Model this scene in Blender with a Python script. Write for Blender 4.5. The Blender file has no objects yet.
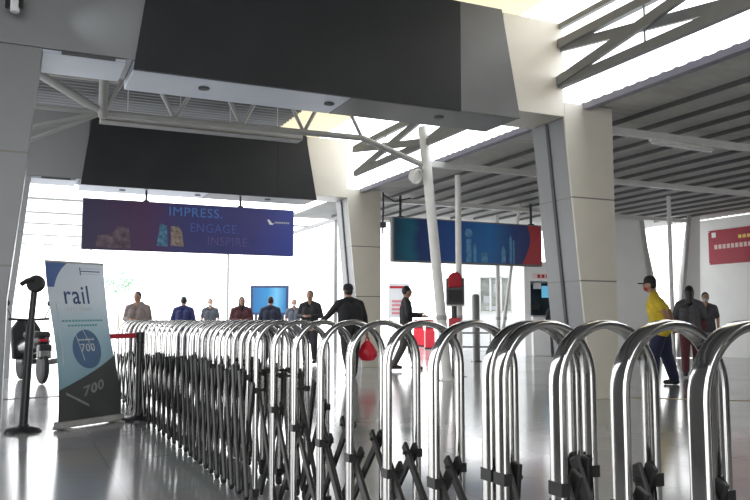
import bpy, bmesh, math, random
from mathutils import Vector, Matrix
random.seed(7)
C = bpy.context.scene.collection
PI = math.pi
F = 780.0                      # focal length in pixels of the 750 px wide frame
PIT = math.atan(70 / F)
TH = math.radians(24.5)        # the concourse axis against the camera axis
UX = Vector((math.cos(TH), math.sin(TH), 0)); VX = Vector((-math.sin(TH), math.cos(TH), 0))
O1 = Vector((3.154, 10.17, 0))  # right outer foot of the near portal
def W(u, v, z=0): return O1 + UX * u + VX * v + Vector((0, 0, z))
def ray(px, py):
    x = (px - 375) / F; y = -(py - 250) / F
    return Vector((x, math.cos(PIT) - y * math.sin(PIT), math.sin(PIT) + y * math.cos(PIT)))
def flr(px, py):
    r = ray(px, py); t = -1 / r.z
    return Vector((r.x * t, r.y * t, 0))
def at(px, py, Y):
    r = ray(px, py); t = Y / r.y
    return Vector((r.x * t, Y, 1 + r.z * t))
def on_v(px, py, v):           # where a pixel's ray meets the plane across the concourse at v; returns (u, z)
    r = ray(px, py); o = W(0, v)
    d = o.dot(VX) / r.dot(VX)
    p = r * d
    return (p - o).dot(UX), 1 + r.z * d

# ------------------------------------------------------------------ materials
def nodes(name):
    m = bpy.data.materials.new(name); m.use_nodes = True
    nt = m.node_tree
    return m, nt, nt.nodes['Principled BSDF']
def mat(name, col, rough=0.5, metal=0.0, var=0.08, scale=8.0, spec=0.5, trans=0.0):
    m, nt, b = nodes(name)
    b.inputs['Roughness'].default_value = rough; b.inputs['Metallic'].default_value = metal
    b.inputs['Specular IOR Level'].default_value = spec
    tc = nt.nodes.new('ShaderNodeTexCoord'); n = nt.nodes.new('ShaderNodeTexNoise')
    n.inputs['Scale'].default_value = scale; n.inputs['Detail'].default_value = 4
    r = nt.nodes.new('ShaderNodeValToRGB')
    r.color_ramp.elements[0].position = 0.3; r.color_ramp.elements[1].position = 0.7
    lo = [max(0, c * (1 - var)) for c in col]; hi = [min(1, c * (1 + var)) for c in col]
    r.color_ramp.elements[0].color = (*lo, 1); r.color_ramp.elements[1].color = (*hi, 1)
    nt.links.new(tc.outputs['Object'], n.inputs['Vector'])
    nt.links.new(n.outputs['Fac'], r.inputs['Fac'])
    nt.links.new(r.outputs['Color'], b.inputs['Base Color'])
    if trans: b.inputs['Transmission Weight'].default_value = trans
    return m
def translucent(name, col, mix=0.6):
    m, nt, b = nodes(name)
    out = nt.nodes['Material Output']
    t = nt.nodes.new('ShaderNodeBsdfTranslucent'); t.inputs['Color'].default_value = (*col, 1)
    d = nt.nodes.new('ShaderNodeBsdfDiffuse'); d.inputs['Color'].default_value = (*col, 1)
    mx = nt.nodes.new('ShaderNodeMixShader'); mx.inputs[0].default_value = mix
    nt.links.new(d.outputs[0], mx.inputs[1]); nt.links.new(t.outputs[0], mx.inputs[2])
    nt.links.new(mx.outputs[0], out.inputs['Surface'])
    return m
def emis(name, col, s):
    m, nt, b = nodes(name)
    b.inputs['Base Color'].default_value = (*col, 1)
    b.inputs['Emission Color'].default_value = (*col, 1); b.inputs['Emission Strength'].default_value = s
    return m
M = {}
M['chrome'] = mat('polished_steel', (0.56, 0.55, 0.535), 0.1, 1.0, 0.03, 5)
M['black_steel'] = mat('black_painted_steel', (0.025, 0.024, 0.023), 0.4, 0.3, 0.2, 20)
M['rubber'] = mat('black_rubber', (0.02, 0.02, 0.02), 0.7)
M['beige'] = mat('beige_cladding', (0.68, 0.64, 0.555), 0.35, 0.0, 0.03, 2)
M['grey_clad'] = mat('grey_aluminium_cladding', (0.25, 0.255, 0.26), 0.38, 0.3, 0.04, 2)
M['dark_clad'] = mat('charcoal_fascia', (0.026, 0.027, 0.029), 0.5, 0.0, 0.12, 1.5, 0.25)
M['mid_clad'] = mat('mid_grey_fascia', (0.13, 0.13, 0.13), 0.42, 0.1, 0.06, 2)
M['soffit'] = mat('pale_aluminium_soffit', (0.5, 0.53, 0.6), 0.4, 0.3, 0.05, 2)
M['groove'] = mat('dark_joint', (0.08, 0.08, 0.085), 0.6)
M['white_paint'] = mat('white_painted_steel', (0.72, 0.71, 0.68), 0.4, 0.0, 0.05, 6)
M['grey_paint'] = mat('grey_painted_steel', (0.42, 0.41, 0.39), 0.45, 0.0, 0.08, 5)
M['dark_paint'] = mat('dark_grey_steel', (0.2, 0.2, 0.2), 0.5, 0.0, 0.08, 5)
M['side_sheet'] = mat('pale_grey_roof_sheet', (0.7, 0.69, 0.66), 0.5, 0.0, 0.12, 1.5)
M['roof_metal'] = mat('grey_roof_sheet', (0.17, 0.17, 0.175), 0.5, 0.2, 0.12, 1.5)
M['pipe_grey'] = mat('grey_painted_pipe', (0.36, 0.36, 0.345), 0.4, 0, 0.05, 6)
M['truss_grey'] = mat('mid_grey_truss_steel', (0.21, 0.21, 0.205), 0.45, 0, 0.06, 5)
M['purlin'] = mat('dark_purlin_steel', (0.1, 0.1, 0.1), 0.5)
M['gutter'] = mat('lilac_grey_gutter', (0.28, 0.27, 0.33), 0.5)
M['roof_trans'] = translucent('cream_polycarbonate', (0.72, 0.66, 0.53), 0.75)
M['wall_white'] = mat('white_wall_panel', (0.84, 0.84, 0.82), 0.5, 0.0, 0.03, 2)
M['wall_far'] = mat('white_partition', (0.85, 0.85, 0.84), 0.5, 0.0, 0.03, 2)
M['wall_blocker'] = mat('grey_light_blocker', (0.22, 0.22, 0.22), 0.7)  # for the unseen walls added to block light
M['red'] = mat('red_plastic', (0.5, 0.02, 0.035), 0.4)
M['red_cloth'] = mat('red_cloth', (0.4, 0.015, 0.03), 0.75)
M['red_bag'] = mat('red_plastic_bag', (0.6, 0.01, 0.03), 0.35, 0, 0.25, 14)
M['black'] = mat('black_plastic', (0.018, 0.018, 0.02), 0.4)
M['white'] = mat('white_print', (0.85, 0.85, 0.86), 0.5, var=0.02)
M['navy_ink'] = mat('navy_print', (0.02, 0.05, 0.16), 0.5, var=0.05)
M['teal_ink'] = mat('teal_print', (0.12, 0.33, 0.36), 0.5, var=0.05)
M['grey_ink'] = mat('pale_grey_print', (0.5, 0.52, 0.53), 0.5, var=0.05)
M['yellow_ink'] = mat('yellow_print', (0.85, 0.6, 0.15), 0.5, var=0.05)
M['blue_ink'] = mat('blue_print', (0.07, 0.19, 0.5), 0.5, var=0.05)
M['dim_blue'] = mat('dim_blue_print', (0.06, 0.1, 0.34), 0.5, var=0.05)
M['violet_ink'] = mat('dim_violet_print', (0.095, 0.08, 0.24), 0.5, var=0.05)
M['skin'] = mat('skin', (0.36, 0.2, 0.13), 0.5, 0, 0.06, 10)
M['hair'] = mat('black_hair', (0.012, 0.011, 0.011), 0.5, 0, 0.3, 60)
M['glass'] = mat('dark_glass', (0.03, 0.035, 0.04), 0.05, 0.0, 0.02)

# ------------------------------------------------------------------ mesh helpers
class MB:
    def __init__(s): s.v = []; s.f = []
    def add(s, vs, fs):
        o = len(s.v); s.v += [tuple(x) for x in vs]; s.f += [tuple(o + i for i in f) for f in fs]; return s
    def box(s, lo, hi, mtx=None):
        x0, y0, z0 = lo; x1, y1, z1 = hi
        vs = [Vector(p) for p in ((x0,y0,z0),(x1,y0,z0),(x1,y1,z0),(x0,y1,z0),(x0,y0,z1),(x1,y0,z1),(x1,y1,z1),(x0,y1,z1))]
        if mtx: vs = [mtx @ p for p in vs]
        return s.add(vs, [(0,3,2,1),(4,5,6,7),(0,1,5,4),(1,2,6,5),(2,3,7,6),(3,0,4,7)])
    def prism(s, pts, y0, y1):           # outline in x,z extruded along y
        n = len(pts)
        vs = [(x, y0, z) for x, z in pts] + [(x, y1, z) for x, z in pts]
        fs = [tuple(range(n)), tuple(range(2*n-1, n-1, -1))] + [(i, i+n, (i+1) % n + n, (i+1) % n) for i in range(n)]
        return s.add(vs, fs)
    def bar(s, a, b, w, h, up=(0, 0, 1)): # rectangular bar
        a = Vector(a); b = Vector(b); d = (b - a).normalized(); up = Vector(up)
        x = d.cross(up)
        if x.length < 1e-4: x = d.cross(Vector((0, 1, 0)))
        x.normalize(); y = x.cross(d)
        vs = []
        for p in (a, b):
            for i, j in ((-1,-1),(1,-1),(1,1),(-1,1)): vs.append(p + x*i*w/2 + y*j*h/2)
        return s.add(vs, [(0,1,2,3),(7,6,5,4),(0,4,5,1),(1,5,6,2),(2,6,7,3),(3,7,4,0)])
    def tube(s, pts, r, n=10):
        pts = [Vector(p) for p in pts]; rs = r if isinstance(r, (list, tuple)) else [r]*len(pts)
        up = Vector((0.013, 0.017, 1)); vs = []; prev = None
        for i, p in enumerate(pts):
            d = (pts[min(i+1, len(pts)-1)] - pts[max(i-1, 0)]).normalized()
            if prev is None:
                x = d.cross(up)
                if x.length < 0.05: x = d.cross(Vector((0, 1, 0)))
            else: x = prev - d * prev.dot(d)
            x.normalize(); prev = x; y = d.cross(x)
            for k in range(n):
                a = 2*PI*k/n; vs.append(p + (x*math.cos(a) + y*math.sin(a))*rs[i])
        m = len(pts)
        fs = [(i*n+k, i*n+(k+1) % n, (i+1)*n+(k+1) % n, (i+1)*n+k) for i in range(m-1) for k in range(n)]
        fs += [tuple(range(n-1, -1, -1)), tuple(range((m-1)*n, m*n))]
        return s.add(vs, fs)
    def lathe(s, prof, n=24, mtx=None):   # (r, z) profile about z
        vs = []
        for r, z in prof:
            for k in range(n):
                p = Vector((r*math.cos(2*PI*k/n), r*math.sin(2*PI*k/n), z)); vs.append(mtx @ p if mtx else p)
        m = len(prof)
        fs = [(i*n+k, i*n+(k+1) % n, (i+1)*n+(k+1) % n, (i+1)*n+k) for i in range(m-1) for k in range(n)]
        fs += [tuple(range(n-1, -1, -1)), tuple(range((m-1)*n, m*n))]
        return s.add(vs, fs)
    def ball(s, c, rad, n=16, m=10):
        c = Vector(c); rx, ry, rz = (rad,)*3 if not isinstance(rad, (tuple, list)) else rad
        vs = [c + Vector((0, 0, -rz))]
        for i in range(1, m):
            t = PI*i/m
            for k in range(n):
                a = 2*PI*k/n
                vs.append(c + Vector((rx*math.sin(t)*math.cos(a), ry*math.sin(t)*math.sin(a), -rz*math.cos(t))))
        vs.append(c + Vector((0, 0, rz)))
        fs = [(0, 1+(k+1) % n, 1+k) for k in range(n)]
        for i in range(m-2):
            for k in range(n):
                fs.append((1+i*n+k, 1+i*n+(k+1) % n, 1+(i+1)*n+(k+1) % n, 1+(i+1)*n+k))
        L = len(vs)-1; b = 1+(m-2)*n
        fs += [(b+k, b+(k+1) % n, L) for k in range(n)]
        return s.add(vs, fs)
    def cap(s, a, ra, b, rb):             # tapered capsule
        a = Vector(a); b = Vector(b); d = b-a; k = max(2, int(d.length/max(0.02, min(ra, rb)*0.8)))
        s.tube([a + d*i/k for i in range(k+1)], [ra+(rb-ra)*i/k for i in range(k+1)], 14)
        s.ball(a, ra, 14, 8); s.ball(b, rb, 14, 8); return s
    def mesh(s, name):
        me = bpy.data.meshes.new(name); me.from_pydata(s.v, [], s.f); me.update()
        bm = bmesh.new(); bm.from_mesh(me); bmesh.ops.recalc_face_normals(bm, faces=bm.faces); bm.to_mesh(me); bm.free()
        return me
    def build(s, name, m, parent=None, smooth=False, bevel=0, loc=None, rz=0):
        me = s.mesh(name)
        return link(name, me, m, parent, smooth, bevel, loc, rz)
def link(name, me, m, parent=None, smooth=False, bevel=0, loc=None, rz=0):
    o = bpy.data.objects.new(name, me); C.objects.link(o)
    if m and not me.materials: me.materials.append(m)
    if smooth:
        for p in me.polygons: p.use_smooth = True
        me.set_sharp_from_angle(angle=math.radians(40))
    if bevel:
        b = o.modifiers.new('bevel', 'BEVEL'); b.width = bevel; b.segments = 2; b.limit_method = 'ANGLE'
    if parent: o.parent = parent
    if loc is not None: o.location = loc
    if rz: o.rotation_euler = (0, 0, rz)
    return o
def thing(name, label, cat, loc=(0, 0, 0), rz=0, group=None):
    o = bpy.data.objects.new(name, None); C.objects.link(o); o.empty_display_size = 0.1
    o.location = loc; o.rotation_euler = (0, 0, rz); tag(o, label, cat, group); return o
def tag(o, label, cat, group=None):
    o['label'] = label; o['category'] = cat
    if group: o['group'] = group
    return o
def struct(o): o['kind'] = 'structure'; return o
def remesh(mb, vox):
    me = mb.mesh('tmp'); o = bpy.data.objects.new('tmp', me); C.objects.link(o)
    r = o.modifiers.new('r', 'REMESH'); r.mode = 'VOXEL'; r.voxel_size = vox
    sm = o.modifiers.new('s', 'SMOOTH'); sm.iterations = 4; sm.factor = 0.5
    dg = bpy.context.evaluated_depsgraph_get()
    out = bpy.data.meshes.new_from_object(o.evaluated_get(dg), preserve_all_data_layers=False, depsgraph=dg)
    bpy.data.objects.remove(o); bpy.data.meshes.remove(me)
    for p in out.polygons: p.use_smooth = True
    out.materials.clear()
    return out
def text_mesh(body, size, depth=0.002, bold=0.0):
    cu = bpy.data.curves.new('t', 'FONT'); cu.body = body; cu.size = size; cu.extrude = depth; cu.offset = bold
    cu.resolution_u = 3; cu.space_character = 1.08
    o = bpy.data.objects.new('t', cu); C.objects.link(o)
    dg = bpy.context.evaluated_depsgraph_get()
    me = bpy.data.meshes.new_from_object(o.evaluated_get(dg), depsgraph=dg)
    bpy.data.objects.remove(o); bpy.data.curves.remove(cu)
    me.materials.clear()
    return me
def flat_text(body, size, x, z, y, m, parent, bold=0.0, width=None, name='lettering'):
    """lettering standing in the x-z plane, facing -y"""
    me = text_mesh(body, size, 0.003, bold)
    xs = [v.co.x for v in me.vertices]; k = 1
    if width: k = width / (max(xs) - min(xs))
    for v in me.vertices:
        a, b, c = v.co; v.co = (x + (a - min(xs))*k, y - c, z + b)
    return link(name, me, m, parent)

# ------------------------------------------------------------------ setting: floor, roofs, walls
def tile_mat():
    m, nt, b = nodes('polished_floor_tile')
    tc = nt.nodes.new('ShaderNodeTexCoord'); mp = nt.nodes.new('ShaderNodeMapping')
    mp.inputs['Rotation'].default_value = (0, 0, -TH)
    br = nt.nodes.new('ShaderNodeTexBrick'); br.offset = 0
    br.inputs['Scale'].default_value = 1; br.inputs['Brick Width'].default_value = 0.6; br.inputs['Row Height'].default_value = 0.6
    br.inputs['Mortar Size'].default_value = 0.004
    br.inputs['Color1'].default_value = (0.4, 0.395, 0.385, 1); br.inputs['Color2'].default_value = (0.38, 0.375, 0.366, 1)
    br.inputs['Mortar'].default_value = (0.3, 0.295, 0.29, 1)
    n = nt.nodes.new('ShaderNodeTexNoise'); n.inputs['Scale'].default_value = 1.3; n.inputs['Detail'].default_value = 6
    mx = nt.nodes.new('ShaderNodeMix'); mx.data_type = 'RGBA'; mx.blend_type = 'MULTIPLY'; mx.inputs[0].default_value = 0.35
    nt.links.new(tc.outputs['Object'], mp.inputs['Vector']); nt.links.new(mp.outputs[0], br.inputs['Vector'])
    nt.links.new(mp.outputs[0], n.inputs['Vector'])
    nt.links.new(br.outputs['Color'], mx.inputs[6]); nt.links.new(n.outputs['Color'], mx.inputs[7])
    nt.links.new(mx.outputs[2], b.inputs['Base Color'])
    rr = nt.nodes.new('ShaderNodeMapRange'); rr.inputs[3].default_value = 0.07; rr.inputs[4].default_value = 0.2
    nt.links.new(n.outputs['Fac'], rr.inputs[0]); nt.links.new(rr.outputs[0], b.inputs['Roughness'])
    b.inputs['Specular IOR Level'].default_value = 0.9
    return m
struct(MB().box((-45, -10, -0.2), (45, 70, 0)).build('floor', tile_mat()))
def sheet(name, u0, u1, v0, v1, z, m, per=0.2, amp=0.025, th=0.012):
    """corrugated roof sheet, ridges running across the concourse"""
    mb = MB(); n = int((v1-v0)/per*4); vs = []
    prof = [0, 1, 1, 0]
    for i in range(n+1):
        v = v0+(v1-v0)*i/n; h = amp*prof[i % 4]
        for u in (u0, u1):
            for dz in (0, th): vs.append(W(u, v, z+h+dz))
    fs = []
    for i in range(n):
        a = i*4; b = a+4
        fs += [(a, a+2, b+2, b), (a+1, b+1, b+3, a+3), (a, b, b+1, a+1), (a+2, a+3, b+3, b+2)]
    fs += [(0, 1, 3, 2), (n*4, n*4+2, n*4+3, n*4+1)]
    mb.add(vs, fs)
    return struct(mb.build(name, m))
sheet('ceiling', -10.5, -1.9, -12.6, 10.5, 5.3, M['roof_metal'])
sheet('ceiling_skylight', -1.9, -0.75, -12.6, 10.5, 5.3, M['roof_trans'])
sheet('ceiling_side', -0.42, 10.5, -12.6, 12.5, 3.82, M['side_sheet'])
def wall(name, a, b, z0, z1, th, m):
    d = (b-a).normalized(); n = Vector((-d.y, d.x, 0))
    vs = [p + Vector((0, 0, z)) for z in (z0, z1) for p in (a, b, b+n*th, a+n*th)]
    return struct(MB().add(vs, [(0,1,2,3),(7,6,5,4),(0,4,5,1),(1,5,6,2),(2,6,7,3),(3,7,4,0)]).build(name, m))
wall('wall_blocker_back', W(-5.0, -12.6), W(9.3, -12.6), 0, 5.2, 0.2, M['wall_blocker'])  # unseen wall added behind the camera to keep the portal front dark
wall('wall_blocker_left', W(-10.3, -6.5), W(-10.3, 0.0), 0, 5.2, 0.2, M['wall_blocker'])  # unseen wall added and sized so the hoops' left faces reflect dark

wall('wall_blocker_side', W(9.25, -4.5), W(9.25, -12.4), 0, 3.75, 0.15, M['wall_blocker'])  # unseen wall added to cut the daylight coming from the right
# ------------------------------------------------------------------ portal frames
def clad_mat(name, col, seams, rough=0.35):
    m = mat(name, col, rough, 0.0, 0.03, 2)
    nt = m.node_tree; b = nt.nodes['Principled BSDF']
    src = b.inputs['Base Color'].links[0].from_socket
    tc = nt.nodes.new('ShaderNodeTexCoord'); sp = nt.nodes.new('ShaderNodeSeparateXYZ')
    nt.links.new(tc.outputs['Object'], sp.inputs[0]); last = None
    for z in seams:
        s = nt.nodes.new('ShaderNodeMath'); s.operation = 'COMPARE'; s.inputs[1].default_value = z; s.inputs[2].default_value = 0.009
        nt.links.new(sp.outputs['Z'], s.inputs[0])
        if last:
            a = nt.nodes.new('ShaderNodeMath'); a.operation = 'MAXIMUM'
            nt.links.new(last, a.inputs[0]); nt.links.new(s.outputs[0], a.inputs[1]); last = a.outputs[0]
        else: last = s.outputs[0]
    mx = nt.nodes.new('ShaderNodeMix'); mx.data_type = 'RGBA'
    nt.links.new(last, mx.inputs[0]); nt.links.new(src, mx.inputs[6]); mx.inputs[7].default_value = (0.2, 0.19, 0.17, 1)
    nt.links.new(mx.outputs[2], b.inputs['Base Color'])
    return m
M['beige_seam'] = clad_mat('beige_column_cladding', (0.68, 0.64, 0.555), (1.5, 2.57))
M['grey_seam'] = clad_mat('grey_column_cladding', (0.25, 0.255, 0.26), (1.5, 2.57))
def portal(v, where):
    t = thing('portal_frame', where[0], 'portal frame', W(0, v), TH, 'portal frames of the concourse')
    T = 0.72
    # right column: beige front, grey tapering inner cheek with a dark groove
    MB().prism([(-0.44, 0), (0, 0), (0, 3.8), (-0.79, 3.8), (-0.79, 3.6)], 0.0, 0.03).build('column', M['beige_seam'], t, bevel=0.006)
    c = MB().prism([(-0.425, 0), (0, 0), (0, 3.8), (-0.77, 3.8), (-0.77, 3.6)], 0.033, T).build('column_cheek', M['grey_seam'], t, bevel=0.006)
    MB().prism([(-0.445, 0), (-0.40, 0), (-0.74, 3.55), (-0.79, 3.6)], 0.36, 0.41).build('groove', M['groove'], t)
    # left column
    MB().prism([(-7.65, 0), (-7.2, 0), (-7.19, 1.2), (-7.08, 2.35), (-6.97, 3.6), (-7.65, 3.6)], 0.0, T).build('column', M['grey_seam'], t, bevel=0.006)
    # beam: grey box left, beige end right
    MB().prism([(-7.65, 3.604), (-6.0, 3.604), (-6.0, 4.84), (-7.65, 4.84)], 0.0, T).build('beam_end', M['grey_clad'], t, bevel=0.006)
    MB().prism([(-6.0, 3.64), (-1.7, 3.64), (-1.7, 4.84), (-6.0, 4.84)], 0.02, T-0.02).build('beam', M['mid_clad'], t)
    MB().prism([(-1.7, 3.604), (-0.79, 3.604), (-0.79, 4.84), (-1.7, 4.84)], 0.0, T).build('beam_end', M['beige'], t, bevel=0.006)
    # pale undersides
    MB().box((-6.97, 0.03, 3.565), (-6.2, T-0.02, 3.603)).build('soffit', M['soffit'], t, bevel=0.004)
    MB().box((-6.8, 0.0, 3.57), (-6.3, 0.028, 3.60)).build('vent_slot', M['groove'], t)
    # charcoal fascia box hung in front
    y0 = -0.03
    MB().prism([(-6.13, 3.5), (-2.35, 3.5), (-2.35, 4.86), (-5.95, 4.86)], y0, 0.018).build('fascia_panel', M['dark_clad'], t, bevel=0.004)
    MB().prism([(-2.345, 3.5), (-1.49, 3.5), (-1.74, 4.86), (-2.345, 4.86)], y0, 0.018).build('fascia_panel', M['mid_clad' if v == 0 else 'dark_clad'], t, bevel=0.004)
    MB().box((-6.13, 0.02, 3.5), (-3.75, T+0.03, 3.6)).build('soffit', M['soffit'], t, bevel=0.004)
    MB().box((-3.745, 0.02, 3.5), (-1.5, T+0.03, 3.6)).build('soffit', M['mid_clad'], t, bevel=0.004)  # same underside, its shade put in as a darker material
    for x in (-5.35, -3.9, -2.45):
        d = MB().lathe([(0.045, 3.488), (0.06, 3.488), (0.06, 3.5), (0.045, 3.5)], 20, Matrix.Translation((x, 0.33, 0))).build('downlight', M['groove'], t, True)
    return t
portal(0, ['near portal frame with charcoal overhead panel above the chrome hoop gate'])
portal(7.3, ['far portal frame behind, its dark beam above the blue slogan sign'])

# ------------------------------------------------------------------ roof steelwork
def side_truss(v0, bays, label):
    t = thing('roof_truss', label, 'truss', W(-0.85, v0), TH, 'edge trusses of the main roof')
    L = 3.0*bays
    e = L/abs(L)
    a = abs(L)
    MB().bar((0, 0, 4.55), (0, e*a, 4.55), 0.08, 0.11).build('top_chord', M['truss_grey'], t)
    MB().bar((0, 0, 4.02), (0, e*a, 4.02), 0.08, 0.11).build('bottom_chord', M['truss_grey'], t)
    if e < 0: MB().bar((0.02, 0, 4.79), (0.02, e*a, 4.79), 0.06, 0.07).build('eave_rail', M['truss_grey'], t)
    for i in range(int(abs(bays))):
        y0 = e*3.0*i; y1 = e*3.0*(i+1)
        MB().bar((0.04, y0, 4.52), (0.04, y1, 4.05), 0.05, 0.12).build('brace', M['truss_grey'], t)
        MB().bar((-0.04, y0, 4.05), (-0.04, y1, 4.52), 0.05, 0.12).build('brace', M['truss_grey'], t)
        MB().tube([(0, (y0+y1)/2, 4.02), (0, (y0+y1)/2, 5.3)], 0.012, 8).build('hanger_rod', M['truss_grey'], t)
side_truss(-0.01, -3, 'steel lattice truss running right from the near portal under cream skylight')
side_truss(0.74, 2, 'steel lattice truss between the two portals under cream skylight')
for i, v in enumerate((-3.9, -2.6, -1.3, 1.0, 2.3, 4.9, 6.1)):
    o = MB().bar((-9.5, 0, 5.2), (-0.8, 0, 5.2), 0.06, 0.13).build('roof_purlin', M['grey_paint'], None, loc=W(0, v), rz=TH)
    tag(o, ['grey purlin nearest the front under the main roof', 'second grey purlin in front of near portal', 'grey purlin just in front of the near portal', 'grey purlin just behind the near portal', 'grey purlin before the mid roof pipe truss', 'grey purlin behind the mid roof pipe truss', 'grey purlin just before the far portal'][i], 'roof purlin', 'purlins under the main roof')
# pipe truss across the middle of the bay
VM = 3.65
def um(px, py):
    u, z = on_v(px, py, VM); return Vector((u, 0, z))
t = thing('pipe_truss', 'pale tubular roof truss between the near and far portal beams', 'truss', W(0, VM), TH)
nod = um(103, 113); e2 = um(362, 138); e3 = um(425, 166)
zt = 4.95
MB().tube([nod, e2], 0.05, 12).build('bottom_chord', M['pipe_grey'], t, True)
MB().tube([e2, e3], 0.05, 12).build('end_strut', M['pipe_grey'], t, True)
MB().tube([(-8.2, 0, zt), (-0.9, 0, zt)], 0.05, 12).build('top_chord', M['pipe_grey'], t, True)
MB().tube([nod, (nod.x, 0, 5.2)], 0.065, 12).build('vertical_pipe', M['pipe_grey'], t, True)
MB().tube([nod, um(36, 72)], 0.06, 12).build('diagonal_pipe', M['pipe_grey'], t, True)
MB().tube([nod, um(30, 128)], 0.04, 12).build('diagonal_pipe', M['pipe_grey'], t, True)
MB().tube([nod, um(30, 106)], 0.035, 12).build('diagonal_pipe', M['pipe_grey'], t, True)
MB().tube([nod, um(30, 140)], 0.03, 12).build('diagonal_pipe', M['pipe_grey'], t, True)
MB().ball(nod, 0.09).build('node', M['pipe_grey'], t, True)
xs = [nod.x + (e2.x-nod.x)*k/4 for k in range(5)]
for k in range(4):
    zb = nod.z + (e2.z-nod.z)*k/4; zb2 = nod.z + (e2.z-nod.z)*(k+1)/4
    MB().tube([(xs[k], 0, zb), ((xs[k]+xs[k+1])/2, 0, zt)], 0.03, 10).build('diagonal_pipe', M['pipe_grey'], t, True)
    MB().tube([((xs[k]+xs[k+1])/2, 0, zt), (xs[k+1], 0, zb2)], 0.03, 10).build('diagonal_pipe', M['pipe_grey'], t, True)
# ceiling services above the pipe truss: a cable tray
t = thing('cable_tray', 'grey cable tray hung under the roof just before the far portal', 'cable tray', W(0, 5.2), TH)
a, z1 = on_v(100, 122, 5.2); b, _ = on_v(300, 140, 5.2)
MB().box((a, -0.15, z1), (b, 0.15, z1+0.03)).box((a, -0.15, z1), (b, -0.135, z1+0.1)).box((a, 0.135, z1), (b, 0.15, z1+0.1)).build('tray', M['grey_paint'], t)
for k in range(4):
    x = a+(b-a)*(k+0.5)/4
    MB().tube([(x, 0, z1), (x, 0, 5.2)], 0.01, 8).build('hanger_rod', M['grey_paint'], t)

# side roof steel
GU = MB().box((-0.06, -12.3, -0.05), (0.05, -0.02, 0.03)).build('gutter', M['gutter'], None, loc=W(-0.44, 0, 3.78), rz=TH)
tag(GU, 'lilac grey gutter along the side roof eave, right of near portal', 'gutter', 'side roof gutters')
GU = MB().box((-0.06, 0.75, -0.05), (0.05, 7.28, 0.03)).build('gutter', M['gutter'], None, loc=W(-0.44, 0, 3.78), rz=TH)
tag(GU, 'lilac grey gutter along the side roof eave between the two portals', 'gutter', 'side roof gutters')
t = thing('purlin_set', 'dark purlins running under the corrugated side roof sheet', 'roof purlins', W(0, 0), TH)
for k in range(15):
    MB().bar((0.5+k*0.62, -12.3, 3.775), (0.5+k*0.62, 11.5 - k*0.2, 3.775), 0.035, 0.06).build('purlin', M['purlin'], t)
def side_beam(v, z, u0, u1, label):
    o = MB().bar((u0, 0, 0), (u1, 0, 0), 0.09, 0.1).build('side_roof_beam', M['white_paint'], None, loc=W(0, v, z), rz=TH)
    return tag(o, label, 'roof beam', 'white beams under the side roof')
side_beam(0.5, 3.66, 0.02, 9.2, 'white steel beam under side roof beside the right column top')
side_beam(VM, 3.66, -0.85, 9.2, 'white steel beam from the leaning post towards the right hall')
side_beam(7.6, 3.66, 0.02, 9.2, 'white steel beam under side roof behind the far column')
side_beam(10.5, 3.66, 0.3, 9.2, 'white steel beam at the far end of the side roof')
# batten lamp under the first beam
a = at(650, 134, 10.9); b = at(712, 145.5, 11.5)
d = (b-a); L = d.length; rz = math.atan2(d.y, d.x)
z = 3.5
t = thing('batten_lamp', 'unlit tube lamp batten under the white beam right of column', 'lamp', (a.x, a.y, z), rz)
MB().box((0, -0.03, 0.02), (L, 0.03, 0.058)).build('housing', M['white_paint'], t, bevel=0.005)
for x_ in (0.2, L-0.2): MB().tube([(x_, 0, 0.05), (x_, 0, 0.13)], 0.01, 8).build('hanger', M['white_paint'], t)
MB().tube([(0.03, 0, 0), (L-0.03, 0, 0)], 0.014, 10).build('tube', M['white'], t, True)
# posts
def post(p0, p1, r, name, label, n=16, grp=None):
    t = thing(name, label, 'post', (p0.x, p0.y, 0), 0, grp)
    q = p1 - Vector((p0.x, p0.y, 0))
    MB().tube([(0, 0, 0), q], r, n).build('pole', M['white_paint'], t, True)
    MB().lathe([(r*2.2, 0), (r*2.2, 0.015), (r*1.2, 0.015), (r*1.2, 0.04)], 20).build('base_plate', M['white_paint'], t, True)
    MB().lathe([(r*1.08, 1.0), (r*1.12, 1.02), (r*1.12, 1.06), (r*1.08, 1.08)], 16, Matrix.Translation((q.x*0.24, q.y*0.24, 0))).build('collar', M['grey_paint'], t, True)
    return t
Y0 = (W(-0.9, VM)).y
tp = at(423, 127, Y0); bt = at(447.5, 376, Y0); bt.z = 0
post(bt, tp, 0.085, 'leaning_post', 'thick white leaning steel post left of the red hooded box')
p = at(459, 300, 14.0); post(Vector((p.x, p.y, 0)), Vector((p.x, p.y, 3.62)), 0.055, 'round_post', 'slim white upright post behind the red hooded box')
p = at(672, 300, 16.9); post(Vector((p.x, p.y, 0)), Vector((p.x, p.y, 3.7)), 0.045, 'round_post', 'slim white upright post behind the man in yellow')
p = at(498, 300, 20); post(Vector((p.x, p.y, 0)), Vector((p.x, p.y, 3.7)), 0.055, 'round_post', 'white upright post below the blue and red hanging sign')
p = at(507, 300, 19); q = at(513, 255, 19); q = p + (q-p)*2.9; p2 = p + (p-q)*(p.z/(q.z-p.z)); p2.z = 0
post(p2, q, 0.04, 'leaning_post', 'thin leaning white post right of the post below the blue and red sign')
# floodlight on the leaning post
p = at(415, 176, Y0-0.1)
t = thing('floodlight', 'small white round floodlight fixed on the leaning post top', 'lamp', p, 0)
mt = Matrix.Rotation(math.radians(110), 4, 'Y') @ Matrix.Rotation(0.5, 4, 'X')
MB().lathe([(0.03, -0.1), (0.08, -0.08), (0.13, 0.02), (0.135, 0.06), (0.12, 0.062), (0.11, 0.03)], 20, mt).build('lamp_head', M['white_paint'], t, True)
MB().tube([(0, 0, 0), (0.08, 0.05, 0.08), (0.16, 0.1, 0.1)], 0.02, 8).build('bracket', M['dark_paint'], t, True)
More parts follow.
